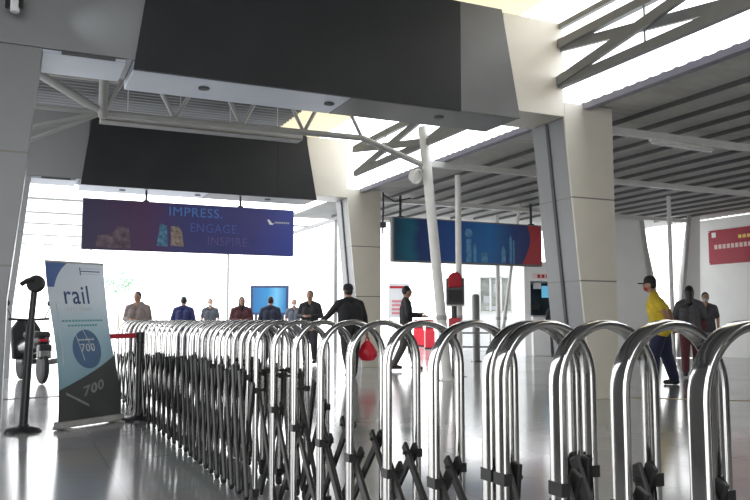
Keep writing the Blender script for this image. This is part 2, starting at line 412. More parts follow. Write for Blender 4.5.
# cable drop with a junction box by the far column
p = at(383, 196, 16.7)
t = thing('hanging_cable', 'black cable drop with small box beside the far beige column', 'cable', (p.x, p.y, 0), 0)
zs = [3.75, 3.4, 3.1, 2.85]
MB().tube([(0.01*math.sin(k*2), 0, z) for k, z in enumerate(zs)], 0.02, 8).build('cable', M['black'], t, True)
MB().box((-0.06, -0.05, 2.98), (0.07, 0.05, 3.1)).build('junction_box', M['black'], t, bevel=0.01)
MB().tube([(0, 0, 3.7), (0.25, 0, 3.55), (0.6, 0.1, 3.64)], 0.015, 8).build('cable', M['black'], t, True)
# spot lamp top left
c = at(15, 6, 7.0)
t = thing('spot_lamp', 'white cylinder spot lamp with black bracket at top left corner', 'lamp', c, 0)
MB().lathe([(0.035, -0.06), (0.04, -0.055), (0.04, 0.1), (0.03, 0.11)], 20).build('lamp_body', M['white'], t, True)
MB().box((-0.085, -0.02, -0.02), (-0.042, 0.02, 0.2)).box((0.042, -0.02, -0.02), (0.07, 0.02, 0.2)).build('bracket', M['black'], t, bevel=0.004)
MB().box((-0.085, -0.02, 0.2), (0.07, 0.4, 0.24)).build('mounting_arm', M['black'], t, bevel=0.004)
sp = bpy.data.lights.new('spot_lamp_bulb', 'SPOT'); sp.energy = 25; sp.spot_size = 0.9; sp.spot_blend = 1; sp.color = (0.9, 0.97, 1)
so = bpy.data.objects.new('spot_lamp_bulb', sp); C.objects.link(so); so.location = c + Vector((0.06, -0.05, 0))
so.rotation_euler = (Vector((-1.2, 8.2, 3.9)) - so.location).to_track_quat('-Z', 'Y').to_euler(); so.parent = None

# ------------------------------------------------------------------ retractable gate
GW = 0.293; GR = 0.0105; GH = 1.0
# the left legs run straight along the concourse axis: x = 1.307 - 0.456 y
def leg_y(px): return 1.307/((px-375)/F + 0.456)
ys = [leg_y(p) for p in (800, 695, 617, 555, 500, 487, 433, 387, 350, 321, 295, 274, 257)]
z_near = [0.6, 0.6, 0.6, 0.6, 0.58, 0.58, 0.5, 0.47, 0.47, 0.48, 0.5, 0.55, 0.62]
y = ys[-1]; step = 0.15
while y < 10.0:
    y += step; ys.append(y); step = min(0.34, step + (0.001 if y < 5.6 else 0.012))
hoops = []
for i, y in enumerate(ys):
    j_ = random.uniform(-.006, .006) if i > 12 else 0
    hoops.append([Vector((1.307-0.456*y+j_, y, 0)), TH + (random.uniform(-.03, .03) if i > 12 else 0)])
groot = hoops[8][0].copy()
gate = thing('retractable_gate', 'long retractable barrier of chrome hoops joined by black scissor bars', 'gate', groot)
R_ = GW/2
path = [(-R_, 0, 0.07), (-R_, 0, 0.3), (-R_, 0, 0.6), (-R_, 0, GH-GR-R_)] + [(-R_*math.cos(a), 0, GH-GR-R_+R_*math.sin(a)) for a in [PI*k/20 for k in range(1, 20)]] + [(R_, 0, GH-GR-R_), (R_, 0, 0.6), (R_, 0, 0.3), (R_, 0, 0.07)]
def flat_oval(path, a, b, n=20):
    # rounded flat section, narrow across the gate and deeper along its run
    mb = MB(); vs = []; P = [Vector(p) for p in path]; m = len(P)
    sg = lambda t, e: math.copysign(abs(t)**e, t)
    for i, p in enumerate(P):
        d = (P[min(i+1, m-1)] - P[max(i-1, 0)]).normalized(); nn = Vector((-d.z, 0, d.x))
        for k in range(n):
            q = 2*PI*k/n; vs.append(p + nn*a*sg(math.cos(q), 0.45) + Vector((0, 1, 0))*b*sg(math.sin(q), 0.45))
    fs = [(i*n+k, i*n+(k+1) % n, (i+1)*n+(k+1) % n, (i+1)*n+k) for i in range(m-1) for k in range(n)]
    fs += [tuple(range(n-1, -1, -1)), tuple(range((m-1)*n, m*n))]
    return mb.add(vs, fs)
GA, GB = 0.011, 0.024
hoop_me = flat_oval(path, GA, GB).mesh('hoop')
foot_me = MB().box((-0.018, -0.028, 0.06), (0.018, 0.028, 0.1)).mesh('foot_block')
wheel_me = MB().lathe([(0.012, -0.012), (0.033, -0.012), (0.035, 0), (0.033, 0.012), (0.012, 0.012)], 16, Matrix.Rotation(PI/2, 4, 'Y')).mesh('wheel')
hobj = []
for p, phi in hoops:
    c = p + Vector((math.cos(phi), math.sin(phi), 0))*R_
    h = link('hoop', hoop_me, M['chrome'], gate, True, loc=c-groot, rz=phi)
    hobj.append((c, phi, h))
    for s in (-1, 1):
        link('foot_block', foot_me, M['black_steel'], h, loc=(s*R_, 0, 0))
        link('wheel', wheel_me, M['rubber'], h, True, loc=(s*R_, 0, 0.035))
    # collars where the bars slide on the legs
zts = []
for i in range(len(hoops)):
    zts.append(z_near[i] if i < 13 else (0.69 if ys[i] < 5.6 else 0.69-0.14*min(1, (ys[i]-5.6)/4)) + random.uniform(-0.04, 0.03))
fold = MB(); nb = 0
for i in range(len(hoops)-1):
    for s in (-1, 1):
        ends = []
        for c, phi, h in (hobj[i], hobj[i+1]):
            d = Vector((math.cos(phi), math.sin(phi), 0)); ends.append(c + d*(s*(R_-0.03 if i < 12 else R_+0.03)) - groot)
        a, b = ends; d = b-a
        n = Vector((-d.y, d.x, 0)).normalized()*0.012
        for q, (p0, z0, p1, z1) in enumerate(((a, zts[i], b, 0.1), (a, 0.1, b, zts[i+1]))):
            off = n*(1 if q else -1)
            x0 = Vector((p0.x, p0.y, z0))+off; x1 = Vector((p1.x, p1.y, z1))+off
            e = (x1-x0).normalized()*0.04
            mb = MB() if nb < 92 else fold
            mb.bar(x0-e, x1+e, 0.014, 0.036 if i < 12 else 0.045)
            if nb < 92: mb.build('scissor_bar', M['black_steel'], gate, bevel=0.003)
            nb += 1
        # sleeve and pin on the leg
        c, phi, h = hobj[i]; dd = Vector((math.cos(phi), math.sin(phi), 0))
        lp = c+dd*(s*R_)-groot
        mb = MB(); mb.box((-GA-0.0015, -GB-0.0015, -0.016), (GA+0.0015, GB+0.0015, 0.016), Matrix.Translation(lp+Vector((0, 0, zts[i]))) @ Matrix.Rotation(phi, 4, 'Z'))
        mb.tube([lp+Vector((0, 0, zts[i])), c+dd*(s*(R_-0.06))-groot+Vector((0, 0, zts[i]))], 0.007, 8)
        mb.build('sleeve', M['black_steel'], gate, True)
        mb = MB()
f = fold.build('folded_scissor_bars', M['black_steel'], gate); f['kind'] = 'stuff'

# ------------------------------------------------------------------ roll-up banner
pBL, pBR = flr(58, 430), flr(119, 420.5)
pTL, pTR = at(48, 261, pBL.y), at(104, 264.5, pBR.y)
broot = (pBL+pBR)/2
bu = (pBR-pBL).normalized(); bn = Vector((bu.y, -bu.x, 0))     # bn points to the viewer
def patch(s, q, off=0.0):
    zb = Vector((0, 0, 0.055))
    a = (pBL+zb).lerp(pBR+zb, s); b = pTL.lerp(pTR, s)
    p = a.lerp(b, q)
    wob = 0.02*math.sin(q*5.0+s*1.5) + 0.035*math.sin(s*PI)*math.sin(q*PI) + 0.02*s*(1-q)*math.sin(q*9)
    return p + bn*(wob+off) + bu*(0.018*math.sin(q*PI*1.5)) - broot
bt_ = thing('rollup_banner', 'tall pale blue rollup banner printed with the word rail', 'banner', broot)
def banner_mat():
    m, nt, b = nodes('banner_print')
    uv = nt.nodes.new('ShaderNodeUVMap'); sp = nt.nodes.new('ShaderNodeSeparateXYZ'); nt.links.new(uv.outputs[0], sp.inputs[0])
    r = nt.nodes.new('ShaderNodeValToRGB'); cr = r.color_ramp
    cr.elements[0].position = 0.0; cr.elements[0].color = (0.26, 0.42, 0.48, 1)
    cr.elements[1].position = 1.0; cr.elements[1].color = (0.74, 0.78, 0.84, 1)
    e = cr.elements.new(0.5); e.color = (0.45, 0.6, 0.66, 1); e = cr.elements.new(0.75); e.color = (0.74, 0.79, 0.83, 1)
    nt.links.new(sp.outputs['Y'], r.inputs[0])
    def mth(op, a, b_, c=None):
        n = nt.nodes.new('ShaderNodeMath'); n.operation = op
        for i, x in enumerate((a, b_)):
            if isinstance(x, (int, float)): n.inputs[i].default_value = x
            elif x is not None: nt.links.new(x, n.inputs[i])
        return n.outputs[0]
    def mixc(fac, a, col):
        n = nt.nodes.new('ShaderNodeMix'); n.data_type = 'RGBA'; nt.links.new(fac, n.inputs[0]); nt.links.new(a, n.inputs[6]); n.inputs[7].default_value = (*col, 1); return n.outputs[2]
    X, Y = sp.outputs['X'], sp.outputs['Y']
    # blue corner outside a big arc centred low right
    dx = mth('SUBTRACT', X, 0.62); dy = mth('MULTIPLY', mth('SUBTRACT', Y, 0.74), 1.9)
    d = mth('ADD', mth('MULTIPLY', dx, dx), mth('MULTIPLY', dy, dy))
    arc = mth('MULTIPLY', mth('GREATER_THAN', d, 0.3), mth('MULTIPLY', mth('LESS_THAN', X, 0.6), mth('GREATER_THAN', Y, 0.84)))
    c1 = mixc(arc, r.outputs[0], (0.13, 0.22, 0.48))
    # dark diagonal foot
    dg_ = mth('LESS_THAN', Y, mth('ADD', mth('MULTIPLY', X, 0.19), 0.2))
    c2 = mixc(dg_, c1, (0.12, 0.125, 0.122))
    nt.links.new(c2, b.inputs['Base Color']); b.inputs['Roughness'].default_value = 0.4
    tl = nt.nodes.new('ShaderNodeBsdfTranslucent'); nt.links.new(c2, tl.inputs['Color'])
    ms = nt.nodes.new('ShaderNodeMixShader'); ms.inputs[0].default_value = 0.45
    nt.links.new(b.outputs[0], ms.inputs[1]); nt.links.new(tl.outputs[0], ms.inputs[2]); nt.links.new(ms.outputs[0], nt.nodes['Material Output'].inputs['Surface'])
    return m
NS, NQ = 10, 40
mb = MB(); vs = []; fs = []
for k, off in ((0, 0.002), (1, -0.002)):
    for j in range(NQ+1):
        for i in range(NS+1): vs.append(patch(i/NS, j/NQ, off))
K = (NS+1)*(NQ+1)
for j in range(NQ):
    for i in range(NS):
        a = j*(NS+1)+i; fs.append((a, a+1, a+NS+2, a+NS+1)); fs.append((K+a, K+a+NS+1, K+a+NS+2, K+a+1))
bord = [i for i in range(NS)] ; 
for i in range(NS):
    fs.append((i, K+i, K+i+1, i+1)); t0 = NQ*(NS+1)+i; fs.append((t0, t0+1, K+t0+1, K+t0))
for j in range(NQ):
    a = j*(NS+1); fs.append((a, a+NS+1, K+a+NS+1, K+a)); a += NS; fs.append((a, K+a, K+a+NS+1, a+NS+1))
me = bpy.data.meshes.new('banner_sheet'); me.from_pydata([tuple(v) for v in vs], [], fs); me.update()
uvl = me.uv_layers.new(name='UVMap')
for lp in me.loops:
    v = lp.vertex_index % K; uvl.data[lp.index].uv = ((v % (NS+1))/NS, (v//(NS+1))/NQ)
link('banner_sheet', me, banner_mat(), bt_, True)
bwid = (pBR-pBL).length; bht = 1.53
def banner_text(body, size, s, q, m, width=None, bold=0.0, tilt=0.0):
    me = text_mesh(body, size, 0.0008, bold)
    xs = [v.co.x for v in me.vertices]; mn = min(xs); k = (width*bwid/(max(xs)-mn)) if width else 1
    for v in me.vertices:
        x, y, z = v.co; x = (x-mn)*k
        v.co = patch(s + x/bwid, q + (y + tilt*x)/bht, 0.0035+z)
    return link('lettering', me, m, bt_)
def banner_rect(s0, s1, q0, q1, m, name='printed_line', slant=0):
    n = 6; v = []
    for off in (0.0025, 0.0042):
        for i in range(n+1):
            s = s0+(s1-s0)*i/n
            v += [patch(s, q0+slant*(s-s0), off), patch(s, q1+slant*(s-s0), off)]
    b = MB(); f = []
    N = 2*(n+1)
    for i in range(n):
        a = 2*i; f += [(N+a, N+a+2, N+a+3, N+a+1), (a, a+1, a+3, a+2), (a, a+2, N+a+2, N+a), (a+1, N+a+1, N+a+3, a+3)]
    f += [(0, N, N+1, 1), (2*n, 2*n+1, N+2*n+1, N+2*n)]
    return b.add(v, f).build(name, m, bt_)
banner_text('rail', 0.26, 0.24, 0.735, M['navy_ink'], 0.42, 0.001)
M['ink2'] = mat('faint_grey_print', (0.58, 0.61, 0.63), 0.5)
for i in range(9): banner_rect(0.25+i*0.05, 0.25+i*0.05+0.034, 0.69, 0.712, M['ink2'], 'faint_letter')
for i in range(14): banner_rect(0.14+i*0.053, 0.14+i*0.053+0.04, 0.62, 0.632, M['teal_ink'], 'small_letter')
for i in range(10): banner_rect(0.22+i*0.053, 0.22+i*0.053+0.04, 0.59, 0.602, M['teal_ink'], 'small_letter')
for i in range(3): banner_rect(0.58, 0.92, 0.925+0.018*i, 0.931+0.018*i, M['navy_ink' if i == 1 else 'ink2'])
banner_rect(0.56, 0.575, 0.92, 0.97, M['navy_ink'])
# navy disc
mb = MB(); v = []; n = 32; fs = []
rings = [0.0001, 0.25, 0.5, 0.75, 1.0]
for q_ in rings:
    for k in range(n):
        a = 2*PI*k/n; v.append(patch(0.49+0.25*q_*math.cos(a), 0.445+0.25*q_*bwid/bht*math.sin(a), 0.004))
for j in range(4):
    for k in range(n): fs.append((j*n+k, j*n+(k+1) % n, (j+1)*n+(k+1) % n, (j+1)*n+k))
M['disc'] = mat('slate_blue_print', (0.06, 0.13, 0.24), 0.5)
mb.add(v, fs).build('printed_disc', M['disc'], bt_)
banner_text('700', 0.11, 0.37, 0.43, M['grey_ink'], 0.25, 0.0).location = bn*0.003
for i in range(5): banner_rect(0.34+i*0.06, 0.34+i*0.06+0.045, 0.5, 0.51, M['grey_ink'], 'small_letter').location = bn*0.003
M['ink3'] = mat('mid_grey_print', (0.24, 0.25, 0.25), 0.5)
banner_text('700', 0.13, 0.36, 0.15, M['ink3'], 0.34, 0.003, 0.25)
banner_rect(0.1, 0.45, 0.17, 0.185, M['ink3'], 'printed_line', -0.25)
# creases catch the light: thin folds in the film
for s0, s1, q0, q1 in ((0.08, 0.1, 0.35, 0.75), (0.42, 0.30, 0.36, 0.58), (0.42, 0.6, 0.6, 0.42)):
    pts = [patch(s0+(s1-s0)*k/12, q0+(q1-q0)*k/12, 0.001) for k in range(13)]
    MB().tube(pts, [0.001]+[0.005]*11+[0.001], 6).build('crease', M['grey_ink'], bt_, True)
ang = math.atan2(bu.y, bu.x)
mtx = Matrix.Rotation(ang, 4, 'Z')
MB().box((-bwid/2-0.015, -0.06, 0.012), (bwid/2+0.015, 0.05, 0.07), mtx).build('base_cassette', M['grey_paint'], bt_, bevel=0.012)
MB().box((-bwid/2+0.04, -0.14, 0), (-bwid/2+0.08, 0.12, 0.014), mtx).build('foot', M['grey_paint'], bt_)
MB().box((bwid/2-0.08, -0.14, 0), (bwid/2-0.04, 0.12, 0.014), mtx).build('foot', M['grey_paint'], bt_)
MB().tube([patch(0.5, 0.0, -0.045), patch(0.5, 0.5, -0.06), patch(0.5, 1.0, -0.012)], 0.012, 8).build('rear_pole', M['grey_paint'], bt_, True)
MB().tube([patch(k/6, 1.0, 0) for k in range(7)], 0.011, 8).build('top_rail', M['grey_paint'], bt_, True)

# ------------------------------------------------------------------ stanchions
p = flr(23, 432)
t = thing('belt_stanchion', 'black stanchion with a tilted round head left of the banner', 'stanchion', p)
hgt = at(30, 297, p.y).z
lean = Vector((0.0, 0, 0))
MB().lathe([(0.155, 0), (0.155, 0.015), (0.135, 0.035), (0.05, 0.055), (0.045, 0.07)], 32).build('base', M['black'], t, True)
MB().tube([(0, 0, 0.05), (0.03, 0, hgt-0.25)], 0.036, 16).build('post', M['black'], t, True)
MB().tube([(0.03, 0, hgt-0.27), (0.055, 0, hgt+0.09)], 0.028, 16).build('neck', M['black'], t, True)
mt = Matrix.Translation((0.065, 0, hgt+0.12)) @ Matrix.Rotation(math.radians(22), 4, 'Y') @ Matrix.Rotation(math.radians(78), 4, 'X')
MB().lathe([(0.02, -0.03), (0.07, -0.03), (0.08, -0.015), (0.08, 0.015), (0.07, 0.03), (0.02, 0.03)], 28, mt).build('round_head', M['black'], t, True)
MB().tube([(-0.06, -0.02, hgt+0.115), (0.0, -0.03, hgt+0.15), (0.06, -0.035, hgt+0.16)], 0.022, 10).build('head_clip', M['black'], t, True)
p = flr(138, 420)
t = thing('belt_stanchion', 'black stanchion with red belt between banner and hoop gate', 'stanchion', p)
hgt = at(140, 332, p.y).z
MB().lathe([(0.175, 0), (0.175, 0.015), (0.15, 0.03), (0.05, 0.05), (0.045, 0.07)], 32).build('base', M['black'], t, True)
MB().tube([(0, 0, 0.04), (0, 0, hgt-0.1)], 0.036, 16).build('post', M['black'], t, True)
MB().lathe([(0.03, hgt-0.11), (0.044, hgt-0.1), (0.044, hgt-0.005), (0.036, hgt)], 20).build('belt_head', M['black'], t, True)
q = broot + patch(1.0, 0.54, -0.012) - p
b0 = Vector((-0.045, 0, hgt-0.035)); b1 = Vector((q.x, q.y, hgt-0.045))
MB().bar(b0, b1, 0.004, 0.05).build('belt', M['red_cloth'], t)

# dark threshold strip and yellow line in the floor
def strip(name, a, b, w, m, label):
    d = b-a; o = MB().box((0, -w/2, 0.0), (d.length, w/2, 0.006)).build(name, m, None, loc=a+Vector((0, 0, 0.0)), rz=math.atan2(d.y, d.x))
    return tag(o, label, 'floor strip')
strip('threshold_strip', flr(-40, 402), flr(118, 393), 0.05, M['black'], 'dark floor strip passing behind the rollup banner')
strip('floor_line', flr(622, 397.5), flr(790, 402), 0.03, mat('brass_line', (0.3, 0.22, 0.08), 0.4), 'thin ochre line in the floor right of column foot')

# ------------------------------------------------------------------ hanging signs
def ramp_mat(name, stops, axis='X', blobs=()):
    m, nt, b = nodes(name)
    tc = nt.nodes.new('ShaderNodeTexCoord'); sp = nt.nodes.new('ShaderNodeSeparateXYZ'); nt.links.new(tc.outputs['Generated'], sp.inputs[0])
    n = nt.nodes.new('ShaderNodeTexNoise'); n.inputs['Scale'].default_value = 2.0; nt.links.new(tc.outputs['Generated'], n.inputs['Vector'])
    a = nt.nodes.new('ShaderNodeMath'); a.operation = 'MULTIPLY_ADD'; a.inputs[1].default_value = 0.12; nt.links.new(n.outputs['Fac'], a.inputs[0]); nt.links.new(sp.outputs[axis], a.inputs[2])
    s = nt.nodes.new('ShaderNodeMath'); s.operation = 'SUBTRACT'; s.inputs[1].default_value = 0.06; nt.links.new(a.outputs[0], s.inputs[0])
    r = nt.nodes.new('ShaderNodeValToRGB'); cr = r.color_ramp
    cr.elements[0].position = stops[0][0]; cr.elements[0].color = (*stops[0][1], 1)
    cr.elements[1].position = stops[-1][0]; cr.elements[1].color = (*stops[-1][1], 1)
    for p_, c_ in stops[1:-1]:
        e = cr.elements.new(p_); e.color = (*c_, 1)
    nt.links.new(s.outputs[0], r.inputs[0]); nt.links.new(r.outputs[0], b.inputs['Base Color'])
    b.inputs['Roughness'].default_value = 0.45
    return m
VS = 7.45
t = thing('hanging_sign', 'dark blue hanging sign reading IMPRESS ENGAGE under far beam', 'sign', W(0, VS), TH)
x0, x1, z0, z1 = -6.07, -1.93, 2.32, 3.28
MB().box((x0, 0, z0), (x1, 0.16, z1)).build('sign_panel', ramp_mat('navy_sign_print', [(0.0, (0.035, 0.03, 0.075)), (0.28, (0.075, 0.03, 0.09)), (0.45, (0.04, 0.04, 0.15)), (0.8, (0.045, 0.045, 0.2)), (1.0, (0.05, 0.075, 0.36))]), t, bevel=0.015)
def sx(px): return on_v(px, 230, VS)[0]
flat_text('IMPRESS.', 0.255, sx(169), 3.03, -0.004, M['blue_ink'], t, 0.0, sx(222)-sx(169))
flat_text('ENGAGE.', 0.255, sx(190.5), 2.73, -0.004, M['dim_blue'], t, 0.0, sx(239)-sx(190.5))
flat_text('INSPIRE.', 0.25, sx(208), 2.48, -0.004, M['violet_ink'], t, 0.001, sx(250)-sx(208))
MB().prism([(sx(267), 3.05), (sx(269), 3.06), (sx(272), 2.98), (sx(274.5), 2.985), (sx(272), 2.95), (sx(269.5), 2.955)], -0.004, -0.0005).build('logo_mark', M['white'], t)
for k in range(7): MB().box((sx(275)+k*0.045, -0.004, 2.985), (sx(275)+k*0.045+0.032, -0.0005, 3.02)).build('logo_letter', M['grey_ink'], t)
M['dimteal'] = mat('dim_teal_print', (0.06, 0.16, 0.25), 0.5, 0, 0.6, 14); M['dimsand'] = mat('dim_sand_print', (0.22, 0.17, 0.14), 0.5, 0, 0.6, 14)
M['dimbrown'] = mat('dim_brown_print', (0.1, 0.07, 0.09), 0.5, 0, 0.6, 8)
MB().prism([(sx(157), 2.43), (sx(168), 2.42), (sx(167), 2.83), (sx(160), 2.86)], -0.004, -0.0005).build('printed_photo', M['dimteal'], t)
MB().prism([(sx(171), 2.44), (sx(184), 2.43), (sx(182), 2.72), (sx(178), 2.83), (sx(171), 2.82)], -0.004, -0.0005).build('printed_photo', M['dimsand'], t)
MB().prism([(sx(96), 2.36), (sx(131), 2.36), (sx(129), 2.75), (sx(118), 2.78), (sx(112), 2.62), (sx(98), 2.58)], -0.004, -0.0005).build('printed_photo', M['dimbrown'], t)
for px in (146, 241):
    MB().tube([(sx(px), 0.08, 3.27), (sx(px), 0.08, 3.6)], 0.022, 8).build('hanger_rod', M['black'], t, True)
    MB().box((sx(px)-0.05, 0.03, 3.26), (sx(px)+0.05, 0.13, 3.31)).build('hanger_clip', M['black'], t)
t = thing('hanging_sign', 'blue hanging sign with red right end and printed towers', 'sign', W(0, VS), TH)
x0, x1 = 0.36, 4.36
MB().box((x0, 0, 2.28), (x1, 0.16, 3.28)).build('sign_frame', M['dark_paint'], t, bevel=0.015)
MB().box((x0+0.04, -0.004, 2.32), (x1-0.03, 0.0, 3.25)).build('sign_panel', ramp_mat('blue_sign_print', [(0.0, (0.01, 0.08, 0.14)), (0.1, (0.01, 0.16, 0.26)), (0.16, (0.02, 0.05, 0.2)), (0.4, (0.01, 0.1, 0.4)), (0.62, (0.01, 0.2, 0.56)), (0.78, (0.015, 0.06, 0.27)), (1.0, (0.03, 0.03, 0.13))]), t)
pts = [(x1-0.031, 3.249), (x1-0.031, 2.321), (3.78, 2.321)] + [(3.78+0.24*math.sin(a*PI/2)**1.0, 2.33+0.62*a) for a in (0.15, 0.35, 0.6, 0.8, 1.0)] + [(4.0, 3.08), (3.93, 3.249)]
MB().prism(pts, -0.009, -0.005).build('red_field', M['red'], t)
M['tower'] = mat('pale_blue_print', (0.12, 0.36, 0.62), 0.5, 0, 0.4, 9)
def stower(px0, px1, zt_, top=None):
    a, b = sx(px0), sx(px1); pts = [(a, 2.33), (b, 2.33), (b, zt_), ((a+b)/2, zt_+(top or 0.0)+0.001), (a, zt_)]
    MB().prism(pts, -0.009, -0.005).build('printed_tower', M['tower'], t)
for a in ((466, 471, 2.85, 0.03), (473, 476, 2.68, 0.1), (481, 487, 2.55, 0), (501, 505, 2.6, 0.15), (509, 511.5, 2.9, 0.1), (512.5, 514, 2.85, 0.05), (436, 440, 2.45, 0)): stower(*a)
MB().lathe([(0.0001, 0), (0.1, 0), (0.1, 0.004), (0.0001, 0.004)], 20, Matrix.Translation((sx(468.5), -0.005, 3.0)) @ Matrix.Rotation(PI/2, 4, 'X')).build('printed_globe', M['tower'], t)
for px in (402, 533):
    MB().tube([(sx(px), 0.08, 3.27), (sx(px), 0.08, 3.8)], 0.03, 8).build('hanger_rod', M['black'], t, True)
    MB().box((sx(px)-0.06, 0.03, 3.26), (sx(px)+0.06, 0.13, 3.31)).build('hanger_clip', M['black'], t)

# ------------------------------------------------------------------ right hall walls and background
# wall on the right, along the concourse, carrying the red banner
a = Vector((9.45, 21.5, 0)) + VX*1.0; b = a - VX*10
w = wall('wall_right', a, b, 0, 3.8, 0.15, M['wall_white'])
for k, px in enumerate((694,)):
    pass
fr = Matrix.Translation(a) @ Matrix.Rotation(TH-PI/2, 4, 'Z')   # local x runs towards the viewer along the wall, -y out of it
inv = fr.inverted()
def on_wall(px, py):
    r = ray(px, py); o = a; n = UX
    d = o.dot(n)/r.dot(n); p = r*d + Vector((0, 0, 1)); return inv @ p
t = thing('red_wall_banner', 'red banner with rows of pale lettering on right white wall', 'banner', a, TH-PI/2)
q0 = on_wall(710, 265); q1 = on_wall(750, 226)
L = 3.6; x0 = q0.x; zb, zt_ = q0.z, q1.z
s_ = 1 if q1.x > q0.x else -1
yo = -0.01 if True else 0
MB().box((x0, -0.025, zb), (x0+L, -0.005, zt_)).build('banner_sheet', mat('crimson_banner', (0.36, 0.014, 0.038), 0.5, 0, 0.08, 3), t)
M['pale_ink'] = mat('pale_pink_print', (0.75, 0.55, 0.52), 0.5)
for k in range(24):
    xx = x0+0.2+k*0.138
    MB().box((xx, -0.029, zb+0.42), (xx+0.1, -0.0255, zb+0.54)).build('pale_letter', M['pale_ink'], t)
for k in range(14):
    xx = x0+1.0+k*0.138
    MB().box((xx, -0.029, zb+0.66), (xx+0.1, -0.0255, zb+0.75)).build('yellow_letter', M['yellow_ink'], t)
MB().box((x0+0.12, -0.029, zt_-0.2), (x0+0.26, -0.0255, zt_-0.06)).build('white_mark', M['white'], t)
for xx in (x0+0.03, x0+L-0.03):
    for zz in (zb+0.03, zt_-0.03): MB().ball((xx, -0.03, zz), 0.02, 8, 6).build('eyelet', M['white_paint'], t)
# panel ribs on the wall
for k, px in enumerate((699,)):
    q = on_wall(px, 300)
    o = MB().box((q.x-0.03, -0.05, 0), (q.x+0.03, 0.0, 3.78)).build('trim_1', M['grey_paint'], None, loc=a, rz=TH-PI/2); struct(o)
# end wall with leaning bright opening between panels
YE = 20.7
def endp(px, py): return at(px, py, YE)
def slab(name, pix, y, th, m):
    q = [at(px, py, y) for px, py in pix]
    n = len(q); vs = q + [p+Vector((0, th, 0)) for p in q]
    return struct(MB().add(vs, [tuple(range(n)), tuple(range(2*n-1, n-1, -1))]+[(i, (i+1) % n, n+(i+1) % n, n+i) for i in range(n)]).build(name, m))
slab('wall_end', [(612, 357.5), (661, 357.5), (656, 285), (641, 216), (612, 216)], YE, 0.15, M['wall_white'])
slab('wall_end_right', [(678, 357.5), (700, 357.5), (700, 216), (689, 216), (681, 280)], YE, 0.15, M['wall_white'])
def frame_bar(a_, b_, label):
    p, q = at(*a_, YE-0.05), at(*b_, YE-0.05)
    return tag(MB().bar(p, q, 0.09, 0.09, (0, 1, 0)).build('jamb_post', M['grey_paint']), label, 'post')
frame_bar((661, 357), (641, 216), 'grey leaning jamb left of the bright opening behind yellow shirt')
frame_bar((678, 357), (689, 216), 'grey leaning jamb right of the bright opening in end wall')
# horizontal seam rails on end wall
for k, (pa, pb) in enumerate((((612, 291), (657, 289)),)):
    pass

# white booth with window, left of the right column
def booth(name, label, px0, px1, pyt, Y, m, cat):
    p0 = at(px0, 320, Y); p1 = at(px1, 320, Y); zt_ = at(px0, pyt, Y).z
    t = thing(name, label, cat, ((p0.x+p1.x)/2, Y, 0))
    w = (p1.x-p0.x)/2
    return t, w, zt_
t, w_, zt_ = booth('white_booth', 'white glazed office partition behind the blue and red sign', 462, 533, 262, 26, None, 'booth')
px = lambda p, t=t, Y=26: at(p, 320, Y).x - t.location.x
zz = lambda y, Y=26: at(375, y, Y).z
wx0, wx1, wz0, wz1 = px(480), px(512), zz(312), zz(277)
mb = MB()
mb.box((-w_, 0, 0), (wx0, 0.12, zt_)).box((wx1, 0, 0), (w_, 0.12, zt_)).box((wx0, 0, 0), (wx1, 0.12, wz0)).box((wx0, 0, wz1), (wx1, 0.12, zt_))
mb.build('partition', M['wall_far'], t)
mb = MB()
for k in range(4):
    x = wx0+(wx1-wx0)*k/3; mb.box((x-0.03, -0.03, wz0), (x+0.03, 0.03, wz1))
for z in (wz0, wz1): mb.box((wx0, -0.03, z-0.03), (wx1, 0.03, z+0.03))
mb.build('window_frame', M['white_paint'], t)
M['paleglass'] = mat('pale_window_glass', (0.35, 0.36, 0.33), 0.08, 0, 0.4, 3)
MB().box((wx0, 0.05, wz0), (wx1, 0.07, wz1)).build('window_pane', M['paleglass'], t)
for (a_, b_, c_, d_) in ((484, 491, 296, 303), (494, 503, 284, 292), (486, 500, 306, 310)):
    MB().box((px(a_), 0.03, zz(d_)), (px(b_), 0.048, zz(c_))).build('notice', M['grey_ink'], t)
t, w_, zt_ = booth('ticket_counter', 'white ticket counter with red sign strip left of the beige column', 525, 578, 262, 22, None, 'counter')
px = lambda p, t=t, Y=22: at(p, 320, Y).x - t.location.x
zz = lambda y, Y=22: at(375, y, Y).z
MB().box((-w_, 0, 0), (px(531), 2.0, zt_)).box((w_-0.1, 0, 0), (w_, 2.0, zt_)).box((px(531), 0.0, zz(281)), (w_-0.1, 2.0, zt_)).box((px(531), 1.9, 0), (w_-0.1, 2.0, zz(281))).build('shell', M['wall_far'], t)
MB().box((px(531), -0.25, 0), (w_-0.1, 0.3, zz(317))).build('counter_front', M['wall_far'], t, bevel=0.02)
MB().box((px(531), -0.3, zz(317)), (w_-0.1, 0.35, zz(315.5))).build('counter_top', M['grey_paint'], t)
MB().box((px(531), 1.8, zz(317)), (w_-0.1, 1.88, zz(281))).build('back_panel', mat('teal_grey_panel', (0.06, 0.09, 0.11), 0.5, 0, 0.3, 3), t)
MB().box((px(536), 0.3, zz(288.5)), (px(544), 0.32, zz(282))).build('notice', M['white'], t)
M['scr'] = emis('counter_screen_glow', (0.12, 0.4, 0.6), 0.6)
MB().box((px(547), 0.6, zz(297)), (px(557), 0.66, zz(285))).build('screen', M['scr'], t)
MB().box((px(532), 0.5, zz(311)), (px(543), 0.8, zz(303))).build('monitor', M['black'], t, bevel=0.02)
MB().box((px(533), -0.02, zz(279)), (w_-0.14, -0.001, zz(273.5))).build('sign_strip', mat('pink_white_strip', (0.85, 0.7, 0.7), 0.5), t)
for k in range(4): MB().box((px(538+k*4.2), -0.028, zz(278)), (px(541+k*4.2), -0.021, zz(274.5))).build('red_letter', M['red'], t)

